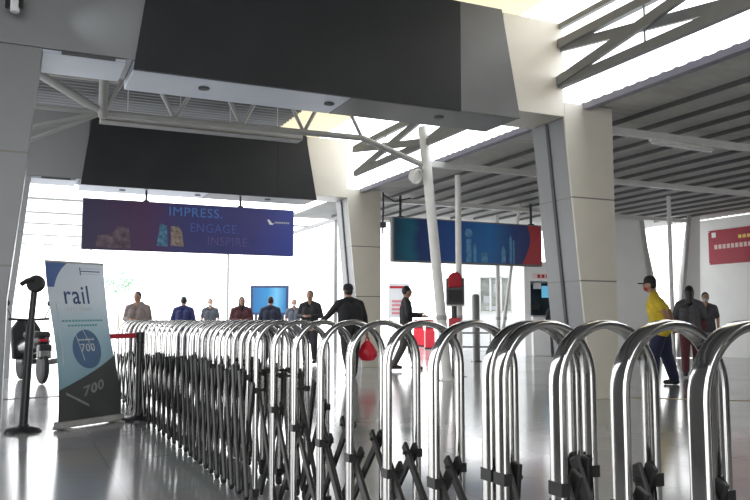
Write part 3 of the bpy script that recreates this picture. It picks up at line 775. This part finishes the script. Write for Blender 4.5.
# blue standing screen
p0 = at(250, 320, 26); p1 = at(288.5, 320, 26); zb = at(269, 315, 26).z; zt_ = at(269, 285.5, 26).z
t = thing('display_screen', 'large standing display screen glowing blue behind the queue', 'screen', ((p0.x+p1.x)/2, 26, 0))
w_ = (p1.x-p0.x)/2
MB().box((-w_, 0, zb), (w_, 0.1, zt_)).build('bezel', mat('navy_bezel', (0.03, 0.05, 0.12), 0.4), t, bevel=0.01)
def screen_mat():
    m = ramp_mat('screen_blue', [(0.0, (0.015, 0.1, 0.24)), (0.45, (0.02, 0.16, 0.34)), (0.7, (0.1, 0.3, 0.45)), (1.0, (0.015, 0.12, 0.28))])
    nt = m.node_tree; b = nt.nodes['Principled BSDF']; s = b.inputs['Base Color'].links[0].from_socket
    nt.links.new(s, b.inputs['Emission Color']); b.inputs['Emission Strength'].default_value = 0.22; return m
MB().box((-w_+0.09, -0.006, zb+0.08), (w_-0.09, 0.0, zt_-0.08)).build('panel', screen_mat(), t)
for s in (-1, 1):
    MB().box((s*w_*0.7-0.04, 0.02, 0.03), (s*w_*0.7+0.04, 0.08, zb)).build('leg', M['black'], t)
    MB().box((s*w_*0.7-0.05, -0.3, 0), (s*w_*0.7+0.05, 0.4, 0.03)).build('foot', M['black'], t)
# red notices and red kiosks behind the man in profile
p = at(399, 320, 24)
t = thing('notice_board', 'white notice board with red rows left of man in profile', 'board', (p.x, 24, 0))
zz = lambda y, Y=24: at(375, y, Y).z
MB().box((-0.32, 0, zz(318)), (0.32, 0.04, zz(283))).build('board', M['white'], t)
MB().box((-0.28, -0.01, zz(288.3)), (0.22, 0, zz(286))).build('red_row', M['red'], t)
M['rosy'] = mat('faded_red_print', (0.75, 0.3, 0.33), 0.5)
for y in (300, 304, 308, 312): MB().box((-0.22, -0.01, zz(y+2.4)), (0.2, 0, zz(y))).build('red_row', M['rosy'], t)
for s in (-0.28, 0.28): MB().box((s-0.02, 0.0, 0), (s+0.02, 0.04, zz(318))).build('leg', M['grey_paint'], t)
def kiosk(pxc, Y, w, h, label):
    p = at(pxc, 320, Y); t = thing('red_kiosk', label, 'kiosk', (p.x, Y, 0), 0, 'red kiosks behind the hoop gate')
    MB().box((-w/2, 0, 0.04), (w/2, 0.5, h*0.62)).build('cabinet', M['red'], t, bevel=0.02)
    MB().prism([(-w/2*0.9, h*0.62), (w/2*0.9, h*0.62), (w/2*0.8, h), (-w/2*0.8, h)], 0.15, 0.4).build('head', M['red'], t, bevel=0.02)
    MB().box((-w/2*0.6, 0.135, h*0.7), (w/2*0.6, 0.149, h*0.93)).build('screen', M['glass'], t)
    MB().box((-w/2-0.02, -0.03, 0), (w/2+0.02, 0.53, 0.04)).build('plinth', M['black'], t)
kiosk(430, 27, 0.34, 1.02, 'red ticket kiosk right of man in profile behind the gate')
kiosk(419, 29.5, 0.4, 1.02, 'red ticket kiosk standing close behind man in profile')
# red hooded box on the slim post
p = at(455.5, 300, 13.6)
t = thing('hooded_box', 'black box with red hood beside the leaning white post', 'box', (p.x, p.y, 0))
zz = lambda y, Y=13.6: at(375, y, Y).z
w_ = 0.155
MB().box((-w_, 0, zz(304.5)), (w_, 0.17, zz(278))).build('case', M['black'], t, bevel=0.015)
MB().prism([(-w_*0.85, zz(288)), (w_*0.75, zz(287)), (w_*0.72, zz(277)), (w_*0.45, zz(272.5)), (-0.02, zz(272)), (-w_*0.6, zz(274)), (-w_*0.85, zz(279))], -0.05, 0.14).build('hood', M['red_cloth'], t, bevel=0.03)
MB().box((-w_*0.75, -0.006, zz(302)), (w_*0.75, 0.0, zz(290))).build('front_panel', M['rubber'], t)
MB().box((-w_, 0.0, zz(306)), (w_, 0.17, zz(304.5))).build('base_trim', M['grey_paint'], t)
MB().tube([(-0.02, 0.08, 0.03), (-0.02, 0.08, zz(306))], 0.05, 14).build('pedestal', M['black'], t, True)
MB().box((-0.12, -0.03, zz(331)), (0.1, 0.14, zz(318))).build('lower_box', M['red'], t, bevel=0.02)
MB().lathe([(0.16, 0), (0.16, 0.02), (0.06, 0.035)], 24, Matrix.Translation((-0.02, 0.08, 0))).build('base', M['black'], t, True)
# grey bollard-like speaker column
p = at(476, 320, 19)
t = thing('bollard', 'tall dark grey bollard in front of the white office partition', 'bollard', (p.x, p.y, 0))
h_ = at(476, 294, 19).z
MB().lathe([(0.09, 0), (0.09, h_-0.06), (0.075, h_-0.015), (0.03, h_)], 20).build('shaft', M['dark_paint'], t, True)
MB().lathe([(0.13, 0), (0.13, 0.02), (0.095, 0.03)], 20).build('base_ring', M['black'], t, True)
# waiting rail of bent tubes in front of the booth
p0 = at(456, 320, 17); p1 = at(490, 320, 17); 
t = thing('tube_rail', 'low steel tube railing behind the hoops before white partition', 'railing', (p0.x, 17, 0))
L = p1.x-p0.x
for x in (0, L/2, L): MB().tube([(x, 0, 0), (x, 0, 0.72)], 0.018, 10).build('upright', M['chrome'], t, True)
for z in (0.72, 0.42): MB().tube([(0, 0, z), (L, 0, z)], 0.018, 10).build('rail', M['chrome'], t, True)

# far open canopy frame beyond the far portal
t = thing('canopy_frame', 'pale open canopy frame far beyond the far portal', 'canopy', W(0, 0), TH)
for k, v in enumerate((15, 18, 21, 25, 29)):
    MB().bar((-16, v, 4.3), (2.5, v, 4.3), 0.07, 0.06).build('rafter', M['truss_grey'], t)
for u in (-15, -10.5, -4.2, 2.0):
    MB().bar((u, 14.5, 4.2), (u, 29.5, 4.2), 0.1, 0.1).build('side_beam', M['truss_grey'], t)
for u in (-15, 2.0):
    for v in (15, 29): MB().tube([(u, v, 0), (u, v, 4.2)], 0.06, 10).build('post', M['truss_grey'], t, True)

# tree far outside
p = at(118, 320, 48)
t = thing('tree', 'small pale green tree far outside above the banner edge', 'tree', (p.x, p.y, 0))
MB().tube([(0, 0, 0), (0.05, 0, 1.2), (0, 0.1, 2.6)], [0.1, 0.07, 0.04], 10).build('trunk', mat('bark', (0.3, 0.25, 0.2), 0.8), t, True)
mb = MB()
for k in range(420):
    a_ = random.uniform(0, 2*PI); r_ = random.random()**0.5*0.95; z = random.uniform(-0.75, 0.75)
    if r_*r_/0.9+z*z/0.55 > 1: continue
    c = Vector((r_*math.cos(a_)*1.1, r_*math.sin(a_), 3.3+z)); ax = Vector((random.gauss(0, 1), random.gauss(0, 1), random.gauss(0, 1))).normalized()
    bx_ = ax.orthogonal().normalized(); s = 0.11
    mb.add([c-bx_*s, c+ax.cross(bx_)*s*0.5, c+bx_*s, c-ax.cross(bx_)*s*0.5], [(0, 1, 2, 3)])
mb.build('crown', translucent('pale_leaf', (0.25, 0.42, 0.27), 0.6), t)

# ------------------------------------------------------------------ scooter outside at left
p = flr(41, 384)
t = thing('motor_scooter', 'dark parked motor scooter left of banner behind the black stanchion', 'scooter', p, math.radians(38))
wheel = [(0.10, -0.045), (0.2, -0.05), (0.235, -0.03), (0.245, 0), (0.235, 0.03), (0.2, 0.05), (0.10, 0.045)]
for y in (-0.05, 1.2):
    o = MB().lathe(wheel, 28, Matrix.Translation((0, y, 0.245)) @ Matrix.Rotation(PI/2, 4, 'Y')).build('wheel', M['rubber'], t, True)
MB().cap((0, 0.95, 0.55), 0.16, (0, 0.1, 0.66), 0.14).build('rear_body', mat('black_gloss', (0.02, 0.02, 0.023), 0.15), t, True)
MB().box((-0.13, 0.0, 0.7), (0.13, 0.72, 0.82)).build('seat', M['rubber'], t, bevel=0.05)
MB().prism([(-0.2, 0.35), (0.2, 0.35), (0.24, 0.85), (0.12, 1.02), (-0.12, 1.02), (-0.24, 0.85)], 1.0, 1.08).build('leg_shield', M['black'], t, bevel=0.03)
MB().box((-0.15, 0.6, 0.28), (0.15, 1.05, 0.36)).build('footboard', M['black'], t, bevel=0.03)
MB().tube([(-0.33, 0.85, 1.02), (0, 0.98, 1.0), (0.33, 0.85, 1.02)], 0.022, 10).build('handlebar', M['black'], t, True)
MB().tube([(0, 1.2, 0.3), (0, 1.0, 1.0)], 0.035, 10).build('fork', M['black'], t, True)
for s in (-1, 1):
    m_ = MB().tube([(s*0.26, 0.9, 1.02), (s*0.34, 0.9, 1.22)], 0.01, 8).ball((s*0.36, 0.9, 1.28), (0.07, 0.02, 0.06)).build('mirror', M['black'], t, True)
MB().box((-0.07, -0.06, 0.66), (0.07, -0.02, 0.7)).build('tail_light', M['red'], t, bevel=0.015)
MB().box((-0.09, -0.19, 0.43), (0.09, -0.18, 0.52)).build('plate', M['white_paint'], t)
MB().box((-0.1, -0.19, 0.4), (0.1, -0.02, 0.62)).build('rear_fender', M['black'], t, bevel=0.03)
MB().tube([(0.16, 0.5, 0.3), (0.17, -0.15, 0.36)], 0.045, 12).build('exhaust', M['dark_paint'], t, True)

# ------------------------------------------------------------------ people
def person(px, Y, label, H=1.66, face=0.0, lean=0.0, top=(0.03, 0.03, 0.035), legs=(0.03, 0.03, 0.04), arms=None, stride=0.0, hat=None, mask=None,
           sleeve='long', bulk=1.0, hood=None, skirt=False, hairlong=False, head_turn=(0, 0), group=None, at_xy=None, leglist=None):
    p = at_xy or at(px, 320, Y)
    t = thing('person', label, 'person', (p.x, p.y, 0), face, group)
    k = H/1.68; V3 = Vector
    hipz = 0.87
    rot = Matrix.Rotation(-lean, 3, 'X')
    def up(x, y, z): return rot @ V3((x, y, z-hipz)) + V3((0, 0, hipz))
    J = {}
    for s, n in ((-1, 'L'), (1, 'R')):
        J['hip'+n] = V3((s*0.09, 0, hipz))
        st = stride*s
        J['knee'+n] = V3((s*0.095, st*0.24+0.02, 0.47)); J['ank'+n] = V3((s*0.095, st*0.45-(0.06 if st < 0 else 0), 0.085+(0.03 if st < -0.05 else 0)))
        J['sh'+n] = up(s*0.18*bulk, 0, 1.335)
        el, wr = (arms or {}).get(n, ((s*0.25*bulk, -0.02, 1.09), (s*0.24*bulk, 0.08, 0.86)))
        J['el'+n] = up(*el); J['wr'+n] = up(*wr)
    if leglist: 
        for n_, q in leglist.items(): J[n_] = V3(q)
    neck = up(0, 0.0, 1.40); head = up(0, 0.025, 1.565)
    # head, neck, torso, limbs as one surface
    b = MB()
    b.ball(head, (0.074, 0.092, 0.112), 20, 14); b.cap(neck, 0.058, head+V3((0, -0.02, -0.06)), 0.052)
    b.cap(head+V3((0, 0.045, -0.075)), 0.038, head+V3((0, 0.04, -0.03)), 0.05)          # jaw
    b.cap(head+V3((0, 0.088, 0.01)), 0.011, head+V3((0, 0.104, -0.018)), 0.016)          # nose
    for s in (-1, 1): b.ball(head+V3((s*0.075, -0.005, -0.01)), (0.014, 0.022, 0.032), 10, 8)
    for s in (-1, 1):
        n = 'L' if s < 0 else 'R'
        b.cap(up(s*0.07*bulk, 0, 1.23), 0.095*bulk, up(s*0.07*bulk, 0, 1.05), 0.092*bulk); b.cap(up(s*0.07*bulk, 0, 1.05), 0.09*bulk, J['hip'+n], 0.1*bulk)
        b.cap(up(s*0.03, 0, 1.4), 0.05, J['sh'+n], 0.055)
        b.cap(J['sh'+n], 0.054, J['el'+n], 0.04); b.cap(J['el'+n], 0.04, J['wr'+n], 0.027)
        b.cap(J['hip'+n], 0.085, J['knee'+n], 0.056); b.cap(J['knee'+n], 0.055, J['ank'+n], 0.036)
        d = (J['wr'+n]-J['el'+n]).normalized(); b.cap(J['wr'+n], 0.027, J['wr'+n]+d*0.075, 0.03)
        b.cap(J['ank'+n], 0.038, J['ank'+n]+V3((0, 0.12, -0.05)), 0.03)
    me = remesh(b, 0.015)
    fm = MB()
    for s in (-1, 1):
        n = 'L' if s < 0 else 'R'
        d = (J['wr'+n]-J['el'+n]).normalized(); wp = J['wr'+n]+d*0.085
        side = V3((0, 1, 0)) - d*d.y
        if side.length < 0.2: side = V3((1, 0, 0))
        side.normalize(); inn = d.cross(side)*(1 if s > 0 else -1)
        for q, ln in enumerate((0.066, 0.075, 0.07, 0.055)):
            r0 = wp + side*(0.027-0.018*q)
            fm.tube([r0-d*0.02, r0+d*ln*0.5, r0+d*ln*0.85+inn*0.012, r0+d*ln+inn*0.03], [0.0085, 0.0085, 0.008, 0.006], 8)
        r0 = J['wr'+n]+d*0.03+side*0.025
        fm.tube([r0, r0+side*0.025+d*0.03, r0+side*0.03+d*0.06+inn*0.01], [0.0105, 0.01, 0.007], 8)
    bm = bmesh.new(); bm.from_mesh(me); tmp = fm.mesh('f'); bm.from_mesh(tmp)
    for v in bm.verts: v.co *= k
    bm.to_mesh(me); bm.free(); bpy.data.meshes.remove(tmp)
    link('body', me, M['skin'], t, True)
    def cloth(name, mb, m, vox=0.015):
        e = remesh(mb, vox)
        for v in e.vertices: v.co *= k
        return link(name, e, m, t, True)
    # top
    c = MB()
    for s in (-1, 1):
        n = 'L' if s < 0 else 'R'
        c.cap(up(s*0.075*bulk, 0, 1.23), 0.115*bulk, up(s*0.075*bulk, 0, 1.05), 0.115*bulk); c.cap(up(s*0.075*bulk, 0, 1.05), 0.115*bulk, up(s*0.085*bulk, 0, 0.86), 0.122*bulk)
        c.cap(up(s*0.02, -0.01, 1.405), 0.062, J['sh'+n], 0.068)
        if sleeve == 'long': c.cap(J['sh'+n], 0.07, J['el'+n], 0.056); c.cap(J['el'+n], 0.056, J['el'+n].lerp(J['wr'+n], 0.93), 0.041)
        else: c.cap(J['sh'+n], 0.074, J['sh'+n].lerp(J['el'+n], 0.75), 0.062)
    if hood: c.cap(up(-0.07, -0.06, 1.42), 0.05, up(0.07, -0.06, 1.42), 0.05)
    cloth('jacket' if sleeve == 'long' else 'shirt', c, mat('top_cloth', top, 0.8, 0, 0.18, 12))
    # trousers or skirt
    c = MB()
    if skirt:
        c.lathe([(0.17*bulk, 0.9), (0.2*bulk, 0.6), (0.23, 0.15), (0.2, 0.14), (0.15, 0.88)], 20)
        e = c.mesh('skirt')
        for v in e.vertices: v.co *= k
        link('skirt', e, mat('leg_cloth', legs, 0.8, 0, 0.15, 12), t, True)
    else:
        for s in (-1, 1):
            n = 'L' if s < 0 else 'R'
            c.cap(J['hip'+n]+V3((0, 0, 0.06)), 0.112*bulk, J['hip'+n]-V3((0, 0, 0.03)), 0.108*bulk); c.cap(J['hip'+n], 0.105*bulk, J['knee'+n], 0.08*bulk); c.cap(J['knee'+n], 0.08*bulk, J['ank'+n]+V3((0, 0, 0.02)), 0.064*bulk)
        cloth('trousers', c, mat('leg_cloth', legs, 0.8, 0, 0.15, 12))
    for s in (-1, 1):
        n = 'L' if s < 0 else 'R'
        a_ = J['ank'+n]; zf = a_.z-0.085
        e = MB().cap(a_+V3((0, -0.035, -0.038)), 0.047, a_+V3((0, 0.13, -0.05)), 0.036)
        e = e.mesh('shoe')
        for v in e.vertices:
            v.co.z = max(v.co.z, zf+0.002); v.co *= k
        link('shoe', e, M['rubber'], t, True)
    # hair or cap
    c = MB()
    if hat:
        c.lathe([(0.096, -0.005), (0.098, 0.02), (0.09, 0.07), (0.06, 0.105), (0.015, 0.118)], 24, Matrix.Translation(head+V3((0, -0.006, 0.03))))
        c.prism([(-0.075, 0), (0.075, 0), (0.06, 0.014), (-0.06, 0.014)], 0.06, 0.175)
        n_ = 8
        for v in range(len(c.v)-n_, len(c.v)): c.v[v] = tuple(V3(c.v[v]) + head + V3((0, 0, 0.03 - 0.012)))
        e = c.mesh('cap')
        for v in e.vertices: v.co *= k
        link('cap', e, mat('cap_cloth', hat, 0.8), t, True)
        c = MB(); c.ball(head+V3((0, -0.03, -0.005)), (0.079, 0.075, 0.075), 18, 12)
    else:
        c.ball(head+V3((0, -0.018, 0.022)), (0.081, 0.092, 0.104), 20, 14)
        if hairlong: c.cap(head+V3((0, -0.04, 0)), 0.09, head+V3((0, -0.05, -0.19)), 0.07)
    e = c.mesh('hair')
    for v in e.vertices:
        if v.co.y-head.y > 0.052 and v.co.z < head.z+0.055: v.co.y = head.y+0.052
        v.co *= k
    link('hair', e, M['hair'], t, True)
    for s in (-1, 1):
        e = MB().ball((head+V3((s*0.03, 0.083, 0.008)))*k, 0.011*k, 10, 8).build('eye', M['black'], t, True)
    if mask:
        c = MB(); c.ball(head+V3((0, 0.042, -0.052)), (0.055, 0.056, 0.046), 18, 12)
        e = c.mesh('mask')
        for v in e.vertices: v.co *= k
        link('face_mask', e, mat('mask_cloth', mask, 0.8), t, True)
    else:
        MB().cap((head+V3((-0.02, 0.083, -0.06)))*k, 0.007*k, (head+V3((0.02, 0.083, -0.06)))*k, 0.007*k).build('mouth', mat('lips', (0.3, 0.12, 0.1), 0.5), t, True)
    return t, J, k
D2 = math.radians
fold_arm = lambda s: ((s*0.27, 0.02, 1.1), (s*0.08, 0.24, 1.1))
# man in yellow, facing left, leaning, hands behind his back
py_ = flr(663, 385)
person(0, 0, 'person in yellow shirt, navy trousers and black cap striding left', 1.68, D2(64), 0.18, (0.62, 0.44, 0.03), (0.012, 0.014, 0.045),
       {'L': ((-0.27, -0.12, 1.12), (-0.12, -0.17, 0.9)), 'R': ((0.27, -0.14, 1.12), (0.1, -0.19, 0.9))}, 0.0, (0.015, 0.015, 0.015), (0.35, 0.02, 0.02), 'short', 1.25,
       at_xy=py_, leglist={'kneeL': (-0.14, 0.1, 0.47), 'ankL': (-0.17, 0.12, 0.085), 'kneeR': (0.13, -0.05, 0.47), 'ankR': (0.16, -0.15, 0.085)})
t, J, k = person(690, 13.8, 'person in maroon dress and grey shawl with carried bag behind yellow shirt', 1.6, D2(-25), 0.0, (0.07, 0.065, 0.07), (0.09, 0.018, 0.022), {'L': fold_arm(-1), 'R': fold_arm(1)}, 0.25, skirt=False, hairlong=True, bulk=1.02)
MB().cap((-0.12, 0.1, 0.98), 0.13, (0.14, 0.08, 0.92), 0.14).build('wrap', M['red_cloth'] if False else mat('maroon_cloth', (0.07, 0.012, 0.016), 0.8), t, True)
person(706, 16.5, 'person in dark short sleeved shirt with face mask beside right wall', 1.58, D2(165), 0, (0.055, 0.05, 0.055), (0.2, 0.19, 0.18), None, 0.1, None, (0.4, 0.4, 0.42), 'short')
t, J, k = person(351, 13.6, 'person in black jacket and black cap leaning left with red bag', 1.62, D2(30), 0.14, (0.012, 0.012, 0.014), (0.015, 0.015, 0.018),
       {'L': ((-0.36, 0.16, 1.14), (-0.52, 0.32, 0.98)), 'R': ((0.3, 0.0, 1.1), (0.33, 0.02, 0.84))}, 0.2, (0.012, 0.012, 0.014), None, 'long', 1.25)
hw = t.matrix_basis @ ((J['wrR'] + (J['wrR']-J['elR']).normalized()*0.12)*k)
hw = Matrix.Translation(t.location) @ Matrix.Rotation(D2(30), 4, 'Z') @ ((J['wrR'] + (J['wrR']-J['elR']).normalized()*0.11)*k)
bg = thing('plastic_bag', 'bright red plastic bag held by person in black cap', 'bag', (hw.x, hw.y, hw.z-0.42))
bg.scale = (0.85,)*3
mb = MB(); prof = [(0.02, 0.0), (0.13, 0.02), (0.185, 0.1), (0.18, 0.2), (0.12, 0.32), (0.06, 0.4), (0.03, 0.42)]
mb.lathe(prof, 22)
mb.v = [(x*(1+0.12*math.sin(5*math.atan2(y, x)+z*9)), y*0.75*(1+0.1*math.sin(4*math.atan2(y, x)+z*7)), z) for x, y, z in mb.v]
mb.build('sack', M['red_bag'], bg, True)
for s in (-1, 1): MB().tube([(s*0.03, 0, 0.4), (s*0.035, 0, 0.46), (0.0, 0, 0.515)], [0.016, 0.013, 0.01], 8).build('handle', M['red_bag'], bg, True)
person(310, 17.6, 'person in dark jacket standing with folded arms right of blue screen', 1.66, D2(170), 0, (0.02, 0.02, 0.024), (0.03, 0.03, 0.035), {'L': fold_arm(-1), 'R': fold_arm(1)}, 0.08, None, None, 'long', 1.05)
t, J, k = person(406, 15.7, 'person in black top seen in profile holding a phone', 1.68, D2(-80), 0.0, (0.016, 0.016, 0.019), (0.07, 0.065, 0.06), {'L': ((-0.23, 0.06, 1.1), (-0.16, 0.28, 1.12)), 'R': ((0.23, 0.0, 1.1), (0.16, 0.28, 1.08))}, -0.45)
hp = Matrix.Translation(t.location) @ Matrix.Rotation(D2(-80), 4, 'Z') @ ((J['wrL']+Vector((0.03, 0.1, 0.03)))*k)
ph = MB().box((-0.005, -0.04, -0.075), (0.005, 0.04, 0.075)).build('phone', M['black'], None, bevel=0.004, loc=hp); ph.rotation_euler = (0, 0.5, D2(10))
tag(ph, 'black phone in the hand of the person in profile', 'phone')
q = 'people queueing behind the folded hoops'
person(138, 15.5, 'person in beige patterned jacket nearest the banner behind the gate', 1.56, D2(175), 0.05, (0.2, 0.16, 0.15), (0.05, 0.05, 0.06), {'L': fold_arm(-1), 'R': fold_arm(1)}, 0, None, None, 'long', 1.15, True, group=q)
person(183, 18.5, 'person in navy blue top behind the gate, right of beige jacket', 1.56, D2(5), 0.1, (0.02, 0.025, 0.1), (0.03, 0.03, 0.05), None, 0, None, None, 'long', 1.08, group=q)
person(210, 23, 'person in black and white top between navy top and maroon top', 1.62, D2(180), 0, (0.05, 0.055, 0.065), (0.04, 0.04, 0.05), None, 0, None, (0.7, 0.7, 0.72), 'short', group=q)
person(241, 18.5, 'person in maroon jacket left of the blue screen', 1.55, D2(200), 0.1, (0.1, 0.035, 0.04), (0.04, 0.04, 0.05), {'L': fold_arm(-1), 'R': fold_arm(1)}, 0, None, None, 'long', 1.15, hairlong=True, group=q)
person(270, 19, 'person in dark navy jacket standing before the blue screen', 1.57, D2(0), 0.08, (0.025, 0.03, 0.055), (0.03, 0.03, 0.04), None, 0, None, None, 'long', 1.08, group=q)
person(294, 23, 'person in grey top with white mask right of blue screen', 1.6, D2(180), 0, (0.09, 0.1, 0.12), (0.04, 0.04, 0.05), None, 0, None, (0.75, 0.75, 0.77), 'short', group=q)
person(556, 20.5, 'person in black top at the ticket counter beside the column', 1.56, D2(-20), 0, (0.02, 0.02, 0.022), (0.03, 0.03, 0.035), None, 0)

# ------------------------------------------------------------------ light, camera
w = bpy.data.worlds.new('World'); bpy.context.scene.world = w; w.use_nodes = True
nt = w.node_tree; bgn = nt.nodes['Background']
tc = nt.nodes.new('ShaderNodeTexCoord'); sp_ = nt.nodes.new('ShaderNodeSeparateXYZ'); r = nt.nodes.new('ShaderNodeValToRGB')
nt.links.new(tc.outputs['Generated'], sp_.inputs[0]); nt.links.new(sp_.outputs['Z'], r.inputs[0])
r.color_ramp.elements[0].position = 0.0; r.color_ramp.elements[0].color = (1, 1, 1, 1)
r.color_ramp.elements[1].position = 1.0; r.color_ramp.elements[1].color = (0.82, 0.91, 1, 1)
nt.links.new(r.outputs[0], bgn.inputs['Color']); bgn.inputs['Strength'].default_value = 3.2
cam = bpy.data.cameras.new('Camera'); co = bpy.data.objects.new('Camera', cam); C.objects.link(co)
co.location = (0, 0, 1.0); co.rotation_euler = (PI/2+PIT, 0, 0)
cam.sensor_width = 36; cam.lens = F/750*36; cam.clip_start = 0.05; cam.clip_end = 300
sc = bpy.context.scene; sc.camera = co
sc.view_settings.view_transform = 'Standard'; sc.view_settings.look = 'None'; sc.view_settings.gamma = 1; sc.view_settings.use_curve_mapping = False
sc.view_settings.exposure = 0.36
